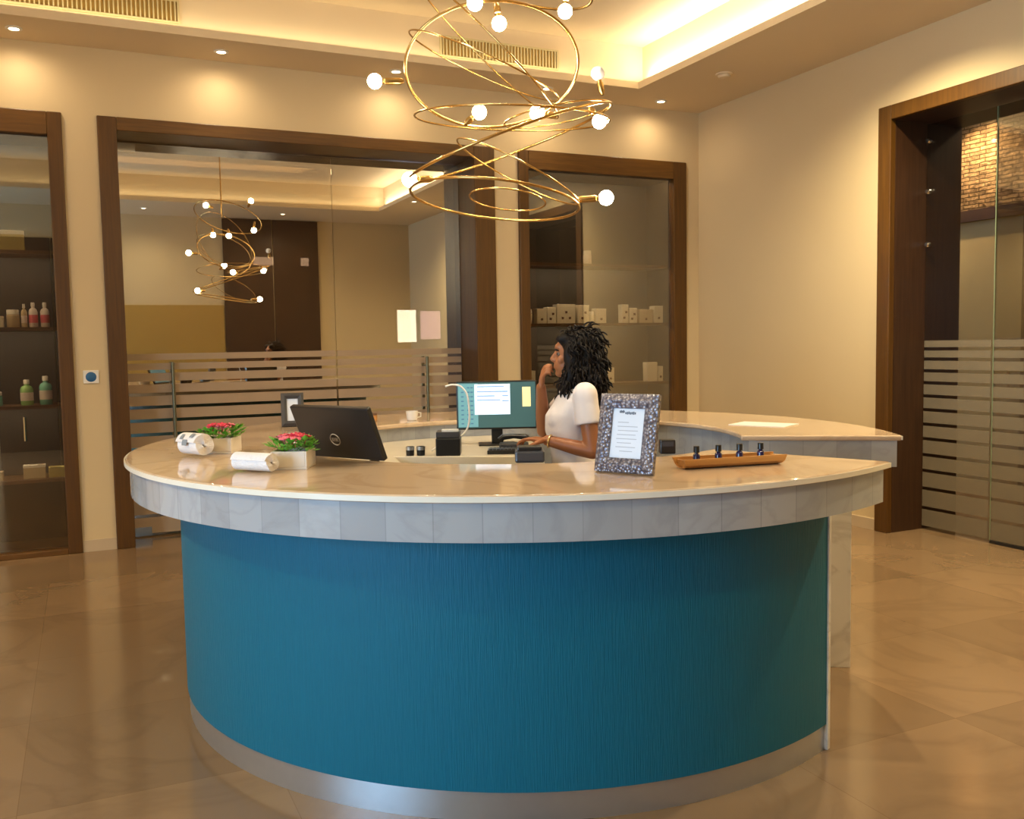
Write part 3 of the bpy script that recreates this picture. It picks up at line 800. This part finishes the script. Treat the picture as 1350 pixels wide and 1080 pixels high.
# ------------------------------------------------------------------ flower pots
def pot(loc, rz, label, seed):
    rnd = random.Random(seed)
    p = thing('flower_pot', label, 'plant', loc, rz, 'square pots of red flowers on the counter')
    b = MB(); w_, h_ = 0.066, 0.066
    b.box(-w_, w_, -w_, w_, 0, 0.008); b.box(-w_, -w_ + 0.007, -w_, w_, 0.008, h_); b.box(w_ - 0.007, w_, -w_, w_, 0.008, h_)
    b.box(-w_ + 0.007, w_ - 0.007, -w_, -w_ + 0.007, 0.008, h_); b.box(-w_ + 0.007, w_ - 0.007, w_ - 0.007, w_, 0.008, h_)
    b.build('planter', M['pot'], p, bevel=0.002)
    MB().box(-w_ + 0.007, w_ - 0.007, -w_ + 0.007, w_ - 0.007, 0.008, h_ - 0.012).build('soil', M['dwood'], p)
    f = MB()
    for i in range(130):
        a = rnd.uniform(0, 6.28); r = 0.080 * math.sqrt(rnd.random()); el = rnd.uniform(0.1, 0.9)
        c = Vector((r * math.cos(a), r * math.sin(a), h_ - 0.006 + rnd.uniform(0, 0.042)))
        dr = Vector((math.cos(a + rnd.uniform(-1, 1)), math.sin(a + rnd.uniform(-1, 1)), el)).normalized(); sd = dr.cross(Vector((0, 0, 1))).normalized()
        nrm = sd.cross(dr); l = rnd.uniform(0.022, 0.038); wd = l * 0.38
        f.add([c, c + dr * l * .5 + sd * wd + nrm * .002, c + dr * l, c + dr * l * .5 - sd * wd + nrm * .002, c + dr * l * .5 - nrm * .002], [(0, 1, 4), (1, 2, 4), (2, 3, 4), (3, 0, 4), (0, 3, 2, 1)])
    f.build('foliage', M['leaf'], p)
    for i in range(11):
        a = i * 2.4; r = 0.056 * math.sqrt((i + 0.4) / 11)
        c = Vector((r * math.cos(a), r * math.sin(a), h_ + 0.044 + rnd.uniform(0, 0.016) - r * 0.15))
        q = MB(); tilt = Vector((r * math.cos(a) * 6, r * math.sin(a) * 6, 1)).normalized()
        u_ = tilt.orthogonal().normalized(); v_ = tilt.cross(u_)
        for k in range(6):
            t1 = k * math.pi / 3; d1 = u_ * math.cos(t1) + v_ * math.sin(t1); s1 = tilt.cross(d1)
            mm = Matrix((d1, s1, tilt)).transposed()
            q.ball(c + d1 * 0.011 + tilt * 0.003, (0.012, 0.009, 0.0035), 8, mm @ Matrix.Rotation(-0.4, 3, 'Y'))
        q.ball(c + tilt * 0.004, 0.004, 8)
        q.tube([c - tilt * 0.03, c], 0.0015, 5)
        q.build('flower', M['petal'] if (i + seed) % 3 else M['petal2'], p, smooth=True)
    return p


pot((0.522, 4.085, TOPZ), R_(-27), 'square cream pot of red flowers at the far left end of the counter', 1)
pot((0.690, 3.41, TOPZ), R_(-27), 'square cream pot of red flowers in front of the black monitor back', 2)


# ------------------------------------------------------------------ rolled towels
def towel(loc, rz, L, Rr, label, prints):
    t_ = thing('rolled_towel', label, 'towel', loc, rz, 'rolled white towels on the counter')
    b = MB(); turns = 3.6; n = 110; th = Rr / (turns + 0.4)
    pts = []
    for i in range(n + 1):
        a = i / n * turns * 2 * math.pi; r = 0.006 + (Rr - th * 0.5 - 0.006) * i / n
        pts.append((r, a))
    hw = th * 0.44
    base = len(b.v)
    for (r, a) in pts:
        for rr in (max(r - hw, 0.001), r + hw):
            for x in (-L / 2, L / 2):
                xx = x + (0.004 * math.sin(a * 3) if x > 0 else 0)
                b.v.append((xx, rr * math.cos(a - 0.9), Rr + rr * math.sin(a - 0.9)))
    for i in range(n):
        A, B = base + i * 4, base + i * 4 + 4
        b.f += [(A, A + 1, B + 1, B), (A + 2, B + 2, B + 3, A + 3), (A, B, B + 2, A + 2), (A + 1, A + 3, B + 3, B + 1)]
    b.f += [(base, base + 2, base + 3, base + 1)]; e = base + n * 4; b.f += [(e, e + 1, e + 3, e + 2)]
    b.build('towel_roll', M['towel'], t_, smooth='auto')
    if prints:
        q = MB()
        for (x, an, ln) in prints:
            for k in range(5):
                a0 = an + k * 0.1 - 0.25; a1 = a0 + 0.1
                P = lambda a, x_: (x_, (Rr + 0.0015) * math.cos(a), Rr + (Rr + 0.0015) * math.sin(a))
                q.add([P(a0, x - ln), P(a0, x + ln), P(a1, x + ln), P(a1, x - ln)], [(0, 1, 2, 3)])
        q.build('printed_motif', M['print'], t_)
    return t_


towel((0.405, 3.985, TOPZ), R_(-62), 0.13, 0.050, 'rolled white towel with grey print at the far left end of the counter', [(0.03, 2.2, 0.012), (0.00, 2.9, 0.016), (-0.03, 2.4, 0.010)])
towel((0.540, 3.355, TOPZ), R_(-52), 0.165, 0.036, 'rolled white towel with spiral end lying in front of the nearer flower pot', None)

# ------------------------------------------------------------------ monitor seen from behind
lap = thing('computer_monitor', 'black computer monitor seen from behind, round grey emblem on its back', 'monitor', (0.925, 3.545, TOPZ), math.atan2(3.394 - 3.72, 1.002 - 0.802))
LWd = 0.205
lm = Matrix.Translation((0, 0, 0.008)) @ Matrix.Rotation(R_(24), 4, 'X')
lid = MB().box(-LWd, LWd, -0.012, 0.012, 0.0, 0.225, lm).build('casing', M['blackp'], lap, bevel=0.005)
MB().box(-LWd + 0.012, LWd - 0.012, 0.012, 0.0135, 0.014, 0.212, lm).build('screen', emit('screen_far', (0.05, 0.12, 0.14), 0.6), lid)
em = MB(); em.tube([lm @ Vector((0.024 * math.cos(a * math.pi / 14) - 0.015, -0.0125, 0.085 + 0.024 * math.sin(a * math.pi / 14))) for a in range(28)], 0.0022, 6, True)
em.build('emblem_ring', M['steel'], lid)
for x in (-0.028, -0.019, -0.010, -0.002): MB().box(x - 0.0022, x + 0.0022, -0.0135, -0.0115, 0.077, 0.093, lm).build('emblem_stroke', M['steel'], lid)
MB().tube([lm @ Vector((0, 0.02, 0.09)), (0.0, 0.10, 0.07), (0.0, 0.17, -0.04), (0.0, 0.18, -0.092)], 0.018, 10).build('neck', M['blackp'], lap, smooth='auto')
MB().lathe([(0.10, -0.0995), (0.10, -0.090), (0.09, -0.086)], 28, Matrix.Translation((0, 0.18, 0))).build('foot', M['blackp'], lap, smooth='auto')

# ------------------------------------------------------------------ pewter picture frame with a printed sheet
def picture_frame(loc, rz, w_, h_, bw, lean, label, fm, detail):
    p = thing('picture_frame', label, 'picture frame', loc, rz)
    m = Matrix.Rotation(-lean, 4, 'X'); f = MB()
    # mitred, sloping mouldings
    o_ = [(-w_ / 2, 0), (w_ / 2, 0), (w_ / 2, h_), (-w_ / 2, h_)]
    i_ = [(-w_ / 2 + bw, bw), (w_ / 2 - bw, bw), (w_ / 2 - bw, h_ - bw), (-w_ / 2 + bw, h_ - bw)]
    mid = [((a[0] + b[0]) / 2, (a[1] + b[1]) / 2) for a, b in zip(o_, i_)]
    vs_ = []
    for ring, y in ((o_, 0.012), (o_, -0.004), (mid, -0.016), (i_, -0.004), (i_, 0.006)):
        for (x, z) in ring: vs_.append(m @ Vector((x, y, z)))
    fs = []
    for k in range(4):
        for q in range(4):
            l = (q + 1) % 4; fs.append((k * 4 + q, k * 4 + l, (k + 1) * 4 + l, (k + 1) * 4 + q))
    f.add(vs_, fs); f.build('moulding', fm, p, bevel=0.002)
    MB().box(-w_ / 2 + 0.004, w_ / 2 - 0.004, 0.006, 0.012, 0.004, h_ - 0.004, m).build('backing', M['blackp'], p)
    sh = MB().box(-w_ / 2 + bw, w_ / 2 - bw, 0.0035, 0.006, bw, h_ - bw, m).build('printed_sheet', M['paper'], p)
    if detail:
        iw = w_ - 2 * bw; t_ = MB()
        for (x0, x1, z) in ((-0.30, -0.14, 0.93), (-0.12, 0.22, 0.905)):
            for k in range(7):
                a = x0 + (x1 - x0) * k / 7; t_.box(a * iw, (a + (x1 - x0) / 9) * iw, 0.0028, 0.0036, bw + (h_ - 2 * bw) * z - 0.003 - 0.001 * (k % 2), bw + (h_ - 2 * bw) * z + 0.004 + 0.001 * (k % 3), m)
        t_.build('heading_lines', M['ink'], sh)
        t_ = MB()
        for k, (x0, x1) in enumerate(((-0.32, 0.02), (-0.32, 0.30), (-0.30, 0.32), (-0.32, 0.26), (-0.33, 0.3), (-0.30, 0.14), (-0.33, 0.28), (-0.2, 0.2))):
            z = bw + (h_ - 2 * bw) * (0.72 - 0.083 * k); t_.box(x0 * iw, x1 * iw, 0.0028, 0.0036, z - 0.0012, z + 0.0012, m)
        t_.build('text_lines', M['inkl'], sh)
    zt = h_ * 0.7
    MB().tube([(0, zt * math.tan(lean) + 0.016, zt), (0, h_ * 0.52, 0.004)], 0.006, 8).build('easel_leg', M['blackp'], p)
    return p


picture_frame((1.622, 2.625, TOPZ + 0.003), math.atan2(-0.193, 0.106), 0.222, 0.268, 0.050, R_(12), 'upright embossed pewter frame holding a printed white notice on the front counter', M['pewter'], True)
picture_frame((1.05, 5.17, TOPZ + 0.002), R_(-10), 0.125, 0.19, 0.032, R_(14), 'small dark frame with pale card on the back counter, seen over the black monitor back', M['grayp'], False)

# ------------------------------------------------------------------ bamboo tray with bottles
tr = thing('bamboo_tray', 'long bamboo tray carrying four small dark bottles on the counter', 'tray', (2.045, 2.60, TOPZ), math.atan2(-0.06, 0.40))
b = MB(); Lh = 0.20; prof = []
n = 9
for i in range(n):
    a = math.pi * i / (n - 1); prof.append((0.047 * math.cos(a), 0.034 - 0.034 * math.sin(a) ** 0.6 if 0 < i < n - 1 else 0.036))
inn = [(x * 0.86, z + 0.006 if 0 < k < n - 1 else z) for k, (x, z) in enumerate(prof)]
ring = prof + inn[::-1]
base = 0
for x in (-Lh, Lh):
    sx = 1
    for (y, z) in ring: b.v.append((x + (0.012 if x < 0 else -0.012) * (1 - z / 0.036) , y, z))
k = len(ring)
for i in range(k):
    l = (i + 1) % k; b.f.append((i, l, k + l, k + i))
for i in range(n - 1):
    for o_ in (0, k): b.f.append((o_ + i, o_ + i + 1, o_ + k - 2 - i, o_ + k - 1 - i))
b.build('tray_body', M['bamboo'], tr, smooth='auto')
MB().box(-Lh + 0.012, -Lh + 0.018, -0.036, 0.036, 0.008, 0.030).box(Lh - 0.018, Lh - 0.012, -0.036, 0.036, 0.008, 0.030).build('end_wall', M['bamboo'], tr)
bl = ('first small dark bottle in the bamboo tray, nearest the pewter frame', 'second small dark bottle from the pewter frame in the bamboo tray',
      'third small dark bottle from the pewter frame in the bamboo tray', 'last small dark bottle in the bamboo tray, farthest from the pewter frame')
for i, (dx, lab) in enumerate(zip((-0.128, -0.043, 0.040, 0.124), bl)):
    q = tr.matrix_basis @ Vector((dx, 0.004, 0.0075))
    v = thing('small_bottle', lab, 'bottle', q, 0, 'dark bottles in the bamboo tray')
    MB().lathe([(0.011, 0), (0.0125, 0.002), (0.0125, 0.034), (0.010, 0.040), (0.006, 0.043), (0.006, 0.047)], 18).build('bottle_body', M['cobalt'], v, smooth='auto')
    MB().lathe([(0.0105, 0.045), (0.0105, 0.066), (0.0095, 0.068)], 16).build('cap', M['blackp'], v, smooth='auto')
    MB().lathe([(0.0128, 0.010), (0.0128, 0.018)], 18, cap=False).build('label_band', M['petal2'] if i < 2 else M['bwhite'], v, smooth='auto')

# ------------------------------------------------------------------ computer on the inner worktop
mon = thing('computer_monitor', 'computer monitor showing a white window, facing out beside the person', 'monitor', (2.005, 4.52, 1.0), -YAW + R_(3))
MB().box(-0.215, 0.215, -0.012, 0.022, 0.085, 0.345).build('casing', M['blackp'], mon, bevel=0.005)
scr = MB().box(-0.208, 0.208, -0.014, -0.012, 0.095, 0.337).build('screen', emit('screen_dark', (0.035, 0.085, 0.085), 0.6), mon)
MB().box(-0.205, -0.10, -0.0148, -0.0142, 0.10, 0.332).build('screen_sidebar', emit('screen_teal', (0.10, 0.24, 0.26), 0.7), scr)
MB().box(-0.118, 0.072, -0.0154, -0.0149, 0.165, 0.328).build('screen_window', emit('screen_white', (0.70, 0.85, 1.0), 0.58), scr)
ic = MB()
for i in range(9):
    for x in (-0.190, -0.158, -0.140): ic.box(x, x + 0.014, -0.0156, -0.0149, 0.115 + i * 0.024, 0.122 + i * 0.024)
ic.build('screen_icons', emit('screen_icon', (0.05, 0.13, 0.2), 0.6), scr)
ic = MB()
for (x0, x1, z) in ((-0.105, 0.04, 0.312), (-0.105, 0.06, 0.285), (-0.105, -0.01, 0.262), (-0.105, 0.02, 0.240), (0.03, 0.062, 0.262), (0.03, 0.065, 0.235)): ic.box(x0, x1, -0.0162, -0.0155, z, z + 0.006)
ic.build('screen_text', emit('screen_text', (0.25, 0.38, 0.62), 0.4), scr)
MB().box(0.138, 0.182, -0.0156, -0.0149, 0.205, 0.31).build('sticky_note', emit('screen_note', (0.95, 0.82, 0.35), 0.5), scr)
MB().box(-0.03, 0.03, 0.0, 0.03, 0.008, 0.10).box(-0.10, 0.10, -0.06, 0.09, 0.0, 0.008).build('stand', M['blackp'], mon, bevel=0.003)

fx, rx = Vector((math.sin(YAW), math.cos(YAW), 0)), Vector((math.cos(YAW), -math.sin(YAW), 0))
def wt(r_, f_): return tuple((rx * r_ + fx * f_)[:2])      # right, forward from the camera foot
x, y = wt(-0.005, 4.56)
kbd = thing('keyboard', 'black computer keyboard lying in front of the monitor', 'keyboard', (x, y, 1.0), -YAW)
MB().box(-0.12, 0.12, -0.055, 0.055, 0, 0.02).build('keyboard_body', M['blackp'], kbd, bevel=0.003)
q = MB()
for r in range(4):
    for k in range(12): q.box(-0.11 + k * 0.0185, -0.11 + k * 0.0185 + 0.015, -0.045 + r * 0.024, -0.025 + r * 0.024, 0.02, 0.025)
q.build('keys', M['grayp'], kbd)
x, y = wt(-0.315, 4.53)
pr = thing('receipt_printer', 'black receipt printer with white paper on the inner worktop beside the monitor', 'printer', (x, y, 1.0), -YAW)
MB().box(-0.060, 0.060, -0.06, 0.07, 0, 0.088).build('printer_body', M['blackp'], pr, bevel=0.006)
MB().box(-0.058, 0.058, -0.05, 0.06, 0.088, 0.118).build('cover', M['grayp'], pr, bevel=0.004)
MB().box(-0.030, 0.050, -0.045, -0.005, 0.116, 0.128).build('paper_slip', M['whitep'], pr)
x, y = wt(-0.06, 4.70)
ph = thing('desk_phone', 'black desk telephone under the monitor screen', 'telephone', (x + 0.06, y - 0.03, 1.0), -YAW)
MB().box(-0.075, 0.075, -0.05, 0.05, 0, 0.035).build('phone_base', M['grayp'], ph, bevel=0.006)
MB().tube([(-0.07, 0.0, 0.05), (-0.055, 0.0, 0.066), (0.0, 0, 0.07), (0.055, 0.0, 0.066), (0.07, 0.0, 0.05)], [0.018, 0.016, 0.012, 0.016, 0.018], 10).build('handset', M['blackp'], ph, smooth='auto')
for k, (r_, lab) in enumerate(((-0.505, 'left of two small black cups on the inner worktop'), (-0.452, 'right of two small black cups, nearer the receipt printer'))):
    x, y = wt(r_, 4.52)
    v = thing('pen_cup', lab, 'cup', (x, y, 1.0), 0, 'small black cups on the worktop')
    MB().lathe([(0.017, 0), (0.020, 0.002), (0.021, 0.045), (0.018, 0.045), (0.017, 0.006)], 16).build('cup_body', M['blackp'], v, smooth='auto')
    MB().lathe([(0.0215, 0.028), (0.0215, 0.045)], 16, cap=False).build('cup_rim', M['steel'], v, smooth='auto')
x, y = wt(-0.39, 4.66)
cpts = [Vector(p) for p in [(x - 0.02, y, 1.005), (x + 0.0, y, 1.02), (x + 0.16, y - 0.02, 1.10), (x + 0.17, y - 0.03, 1.26), (x + 0.14, y - 0.02, 1.325), (x + 0.10, y, 1.338), (x + 0.06, y, 1.33)]]
sm = []
for k in range(len(cpts) - 1):
    p0, p1, p2, p3 = cpts[max(k - 1, 0)], cpts[k], cpts[k + 1], cpts[min(k + 2, len(cpts) - 1)]
    for q in range(6):
        t = q / 6; sm.append(0.5 * ((2 * p1) + (p2 - p0) * t + (2 * p0 - 5 * p1 + 4 * p2 - p3) * t * t + (3 * p1 - p0 - 3 * p2 + p3) * t ** 3))
cab = MB().tube(sm + [cpts[-1]], 0.005, 8).build('white_cable', M['whitep'], None, smooth=True)
tag(cab, 'white cable arching up beside the left edge of the monitor', 'cable')
x, y = 2.10, 3.085
tm = thing('card_terminal', 'dark card terminal on the inner edge of the counter under the hand of the person', 'card terminal', (1.495, 3.075, TOPZ), -YAW)
MB().box(-0.055, 0.055, -0.03, 0.05, 0, 0.045).build('terminal_body', M['grayp'], tm, bevel=0.008)
MB().box(-0.045, 0.045, -0.024, 0.04, 0.045, 0.060).build('keypad_head', M['blackp'], tm, bevel=0.004)
x, y = 2.055, 3.10
t_ = thing('small_device', 'small black device with tiny display on the counter just right of the pewter frame', 'device', (2.07, 3.02, TOPZ), -YAW)
MB().box(-0.030, 0.030, -0.02, 0.03, 0, 0.055).build('device_body', M['blackp'], t_, bevel=0.004)
MB().box(-0.022, 0.022, -0.022, -0.02, 0.03, 0.048).build('display', M['grayp'], t_)

# papers and small things on the far counter
pp = MB().box(-0.15, 0.15, -0.10, 0.10, 0, 0.003).build('paper_sheet', M['whitep'], None, loc=(3.19, 3.78, TOPZ + 0.0005), rotz=R_(-63))
tag(pp, 'white paper sheet lying on the right part of the far counter', 'paper')
v = thing('trinket_box', 'small brown box on the far counter just right of the black monitor back', 'box', (1.53, 5.30, TOPZ), R_(-20))
MB().box(-0.04, 0.04, -0.03, 0.03, 0, 0.035).build('box_body', M['bamboo'], v, bevel=0.003)
MB().box(-0.042, 0.042, -0.032, 0.032, 0.035, 0.046).build('lid', M['shelf'], v, bevel=0.003)
v = thing('white_cup', 'small white cup on the far counter between brown box and monitor', 'cup', (1.75, 5.18, TOPZ))
MB().lathe([(0.025, 0), (0.03, 0.004), (0.036, 0.055), (0.032, 0.055), (0.026, 0.008)], 20).build('cup_body', M['whitep'], v, smooth='auto')
MB().tube([(0.034, 0, 0.045), (0.055, 0, 0.042), (0.055, 0, 0.02), (0.031, 0, 0.014)], 0.004, 8).build('handle', M['whitep'], v, smooth='auto')

# ------------------------------------------------------------------ the person behind the desk
# local axes: +X where she faces, +Y her left (towards the camera), Z up
pe = thing('person', 'person in white short-sleeved top with dark curly hair, standing inside the desk, hand to chin', 'person', (2.225, 4.085, 0), R_(155))


def cap(mb, pts, rads, seg=14):
    for (p, r) in zip(pts, rads): mb.ball(p, r * 0.998, seg)
    for i in range(len(pts) - 1): mb.tube([pts[i], pts[i + 1]], [rads[i], rads[i + 1]], seg)


def hand(mb, wrist, along, palm_n, side, curl, sc=1.0):
    """palm along 'along', fingers curl towards palm_n; thumb leaves on 'side'"""
    w_ = Vector(wrist); a = Vector(along).normalized(); n = Vector(palm_n); n = (n - a * n.dot(a)).normalized(); s = a.cross(n) * side
    m3 = Matrix((a, s, n)).transposed()
    mb.ball(w_ + a * 0.045 * sc, (0.050 * sc, 0.038 * sc, 0.015 * sc), 14, m3)
    for k, (off, ln) in enumerate(((0.027, 0.070), (0.009, 0.078), (-0.009, 0.073), (-0.026, 0.058))):
        p = w_ + a * 0.082 * sc + s * off * sc; q = [w_ + a * 0.05 * sc + s * off * 0.8 * sc, p]; ang = curl * (0.30 + 0.06 * k)
        for j, fr in enumerate((0.45, 0.32, 0.23)):
            d_ = a * math.cos(ang) + n * math.sin(ang) + s * off * 2.2 * (1 - 0.3 * j); q.append(q[-1] + d_.normalized() * ln * fr * sc); ang += curl * (0.75 + 0.1 * k)
        cap(mb, q, [0.0095 * sc, 0.0092 * sc, 0.0085 * sc, 0.0078 * sc, 0.0068 * sc], 9)
    t0 = w_ + a * 0.022 * sc + s * 0.028 * sc
    q = [t0, t0 + (a * 0.6 + s * 0.75 + n * 0.25).normalized() * 0.036 * sc]
    q.append(q[-1] + (a * 0.85 + s * 0.35 + n * 0.45).normalized() * 0.030 * sc); q.append(q[-1] + (a * 0.9 + n * 0.5).normalized() * 0.022 * sc)
    cap(mb, q, [0.014 * sc, 0.0115 * sc, 0.010 * sc, 0.008 * sc], 9)


SHZ = 1.285
Lsh, Lel, Lwr = Vector((-0.055, 0.170, SHZ)), Vector((-0.085, 0.215, 1.015)), Vector((0.130, 0.150, 1.066))
Rsh, Rel, Rwr = Vector((-0.02, -0.165, SHZ)), Vector((0.135, -0.215, 1.08)), Vector((0.150, -0.085, 1.315))
bd = MB()
bd.loft([(0.86, -0.03, 0, 0.105, 0.165), (0.95, -0.015, 0, 0.095, 0.145), (1.03, 0.0, 0, 0.090, 0.130), (1.12, 0.01, 0, 0.100, 0.140), (1.20, 0.0, 0, 0.098, 0.150), (1.27, -0.02, 0, 0.080, 0.155), (1.315, -0.03, 0, 0.060, 0.11), (1.34, -0.03, 0, 0.045, 0.06)], 28)
cap(bd, [(-0.035, 0, 1.29), (-0.025, 0, 1.34), (-0.008, 0, 1.41)], [0.055, 0.050, 0.050])
# head
bd.ball((-0.015, 0, 1.500), (0.092, 0.072, 0.095), 20)
bd.ball((0.030, 0, 1.435), (0.055, 0.054, 0.066), 18)
bd.ball((0.055, 0, 1.388), (0.026, 0.026, 0.020), 14)       # chin
bd.ball((0.060, 0, 1.520), (0.022, 0.045, 0.020), 14)       # brow
cap(bd, [(0.074, 0, 1.492), (0.094, 0, 1.462), (0.090, 0, 1.456)], [0.010, 0.0125, 0.012], 10)
for s in (-1, 1):
    bd.ball((0.086, s * 0.011, 1.456), (0.009, 0.008, 0.007), 10)
    bd.ball((0.052, s * 0.038, 1.455), (0.022, 0.018, 0.022), 12)   # cheek
    bd.ball((-0.012, s * 0.072, 1.475), (0.014, 0.008, 0.028), 12)  # ear
bd.ball((0.080, 0, 1.428), (0.009, 0.020, 0.006), 10); bd.ball((0.079, 0, 1.418), (0.009, 0.018, 0.006), 10)   # lips
# arms
for (a, b_, c_) in ((Lsh, Lel, Lwr), (Rsh, Rel, Rwr)):
    mid = a.lerp(b_, 0.45); m2 = b_.lerp(c_, 0.3)
    cap(bd, [a, mid, b_, m2, c_], [0.052, 0.044, 0.037, 0.038, 0.026], 16)
hand(bd, Lwr, (0.95, -0.10, 0.10), (0, 0, -1), 1, 0.55, 1.0)
hand(bd, Rwr, (-0.10, 0.45, 0.80), (-0.9, 0.1, 0.25), 1, 1.0, 0.98)
# legs
for s in (-1, 1):
    cap(bd, [(-0.02, s * 0.085, 0.88), (0.0, s * 0.088, 0.50), (-0.03, s * 0.09, 0.36), (-0.035, s * 0.09, 0.08)], [0.085, 0.055, 0.052, 0.034], 16)
    bd.ball((0.03, s * 0.095, 0.035), (0.105, 0.036, 0.030), 14)
body = fused('body', bd, 0.0048, 4, M['skin'], pe)
# clothes
sh = MB()
sh.loft([(0.84, -0.03, 0, 0.130, 0.192), (0.93, -0.015, 0, 0.118, 0.172), (1.02, 0.0, 0, 0.110, 0.152), (1.10, 0.014, 0, 0.122, 0.160), (1.18, 0.012, 0, 0.122, 0.166), (1.26, -0.018, 0, 0.094, 0.168), (1.31, -0.03, 0, 0.072, 0.13), (1.335, -0.03, 0, 0.062, 0.085)], 32)
for s in (-1, 1): sh.ball((0.070, s * 0.068, 1.160), (0.056, 0.068, 0.070), 16)
for (a, b_) in ((Lsh, Lel), (Rsh, Rel)):
    cap(sh, [a + Vector((0, 0, 0.004)), a.lerp(b_, 0.28)], [0.062, 0.060], 18)
    sh.tube([a.lerp(b_, 0.2), a.lerp(b_, 0.52)], [0.061, 0.064], 20)
fused('shirt', sh, 0.007, 8, M['shirt'], pe)
tq = MB()
tq.loft([(0.74, -0.03, 0, 0.128, 0.188), (0.86, -0.03, 0, 0.122, 0.180), (0.92, -0.02, 0, 0.105, 0.158)], 28)
for s in (-1, 1): cap(tq, [(-0.02, s * 0.088, 0.80), (0.0, s * 0.09, 0.50), (-0.03, s * 0.092, 0.30), (-0.035, s * 0.092, 0.10)], [0.095, 0.070, 0.064, 0.060], 16)
fused('trousers', tq, 0.010, 3, M['trouser'], pe)
for s in (-1, 1):
    q = MB(); q.ball((0.035, s * 0.095, 0.040), (0.125, 0.046, 0.042), 18); q.box(-0.09, 0.155, s * 0.095 - 0.042, s * 0.095 + 0.042, 0.0, 0.022)
    fused('shoe', q, 0.008, 2, M['blackp'], pe)
# hair: full curly mass to the shoulders
hr = MB()
hr.ball((-0.040, 0, 1.518), (0.105, 0.090, 0.092), 20); hr.ball((-0.075, 0, 1.455), (0.088, 0.105, 0.095), 18)
hr.ball((-0.085, 0, 1.375), (0.080, 0.115, 0.080), 18); hr.ball((-0.095, 0, 1.315), (0.066, 0.105, 0.055), 16)
for s in (-1, 1):
    hr.ball((-0.015, s * 0.075, 1.475), (0.060, 0.030, 0.085), 14); hr.ball((-0.020, s * 0.085, 1.395), (0.058, 0.034, 0.075), 14); hr.ball((0.015, s * 0.085, 1.345), (0.035, 0.030, 0.060), 12)
    hr.ball((0.030, s * 0.045, 1.560), (0.045, 0.030, 0.028), 12)
hob = fused('hair', hr, 0.008, 3, M['hair'], pe)
rnd = random.Random(3)
cv = MB()
vsn = [(v.co.copy(), v.normal.copy()) for v in hob.data.vertices if v.co.x < (0.02 if v.co.z > 1.44 else 0.05)]
for (p, n_) in rnd.sample(vsn, min(620, len(vsn))):
    L = rnd.uniform(0.06, 0.11); rr = rnd.uniform(0.005, 0.009); ph_ = rnd.uniform(0, 6.28); pts = []
    dn = Vector((-0.45, 0, -1)); fall = dn - n_ * dn.dot(n_) + n_ * 0.12
    if fall.length < 0.25: fall = Vector((-1, 0, -0.2))
    fall.normalize(); u_ = fall.orthogonal().normalized(); v_ = fall.cross(u_)
    for k in range(13):
        q = k / 12; pts.append(p + n_ * 0.003 + fall * (L * q) + (u_ * math.cos(ph_ + q * 9) + v_ * math.sin(ph_ + q * 9)) * rr)
    cv.tube(pts, [0.0045] * 11 + [0.0035, 0.002], 5)
cv.build('curls', M['hair'], hob, smooth=True)
for s in (-1, 1):
    ey = MB().ball((0.0615, s * 0.030, 1.486), 0.0105, 14).build('eye', M['eyew'], pe, smooth=True)
    MB().ball((0.0690, s * 0.0305, 1.486), (0.0045, 0.0065, 0.0065), 10).build('iris', M['hair'], ey, smooth=True)
    MB().tube([(0.073, s * 0.014, 1.503), (0.078, s * 0.030, 1.509), (0.066, s * 0.048, 1.503)], 0.0035, 6).build('eyebrow', M['hair'], pe, smooth=True)
dv = (Lwr - Lel).normalized(); u_ = dv.orthogonal().normalized(); v_ = dv.cross(u_)
MB().tube([Lwr - dv * 0.012 + (u_ * math.cos(k * math.pi / 12) + v_ * math.sin(k * math.pi / 12)) * 0.030 for k in range(24)], 0.005, 8, True).build('bracelet', M['gold'], pe, smooth=True)
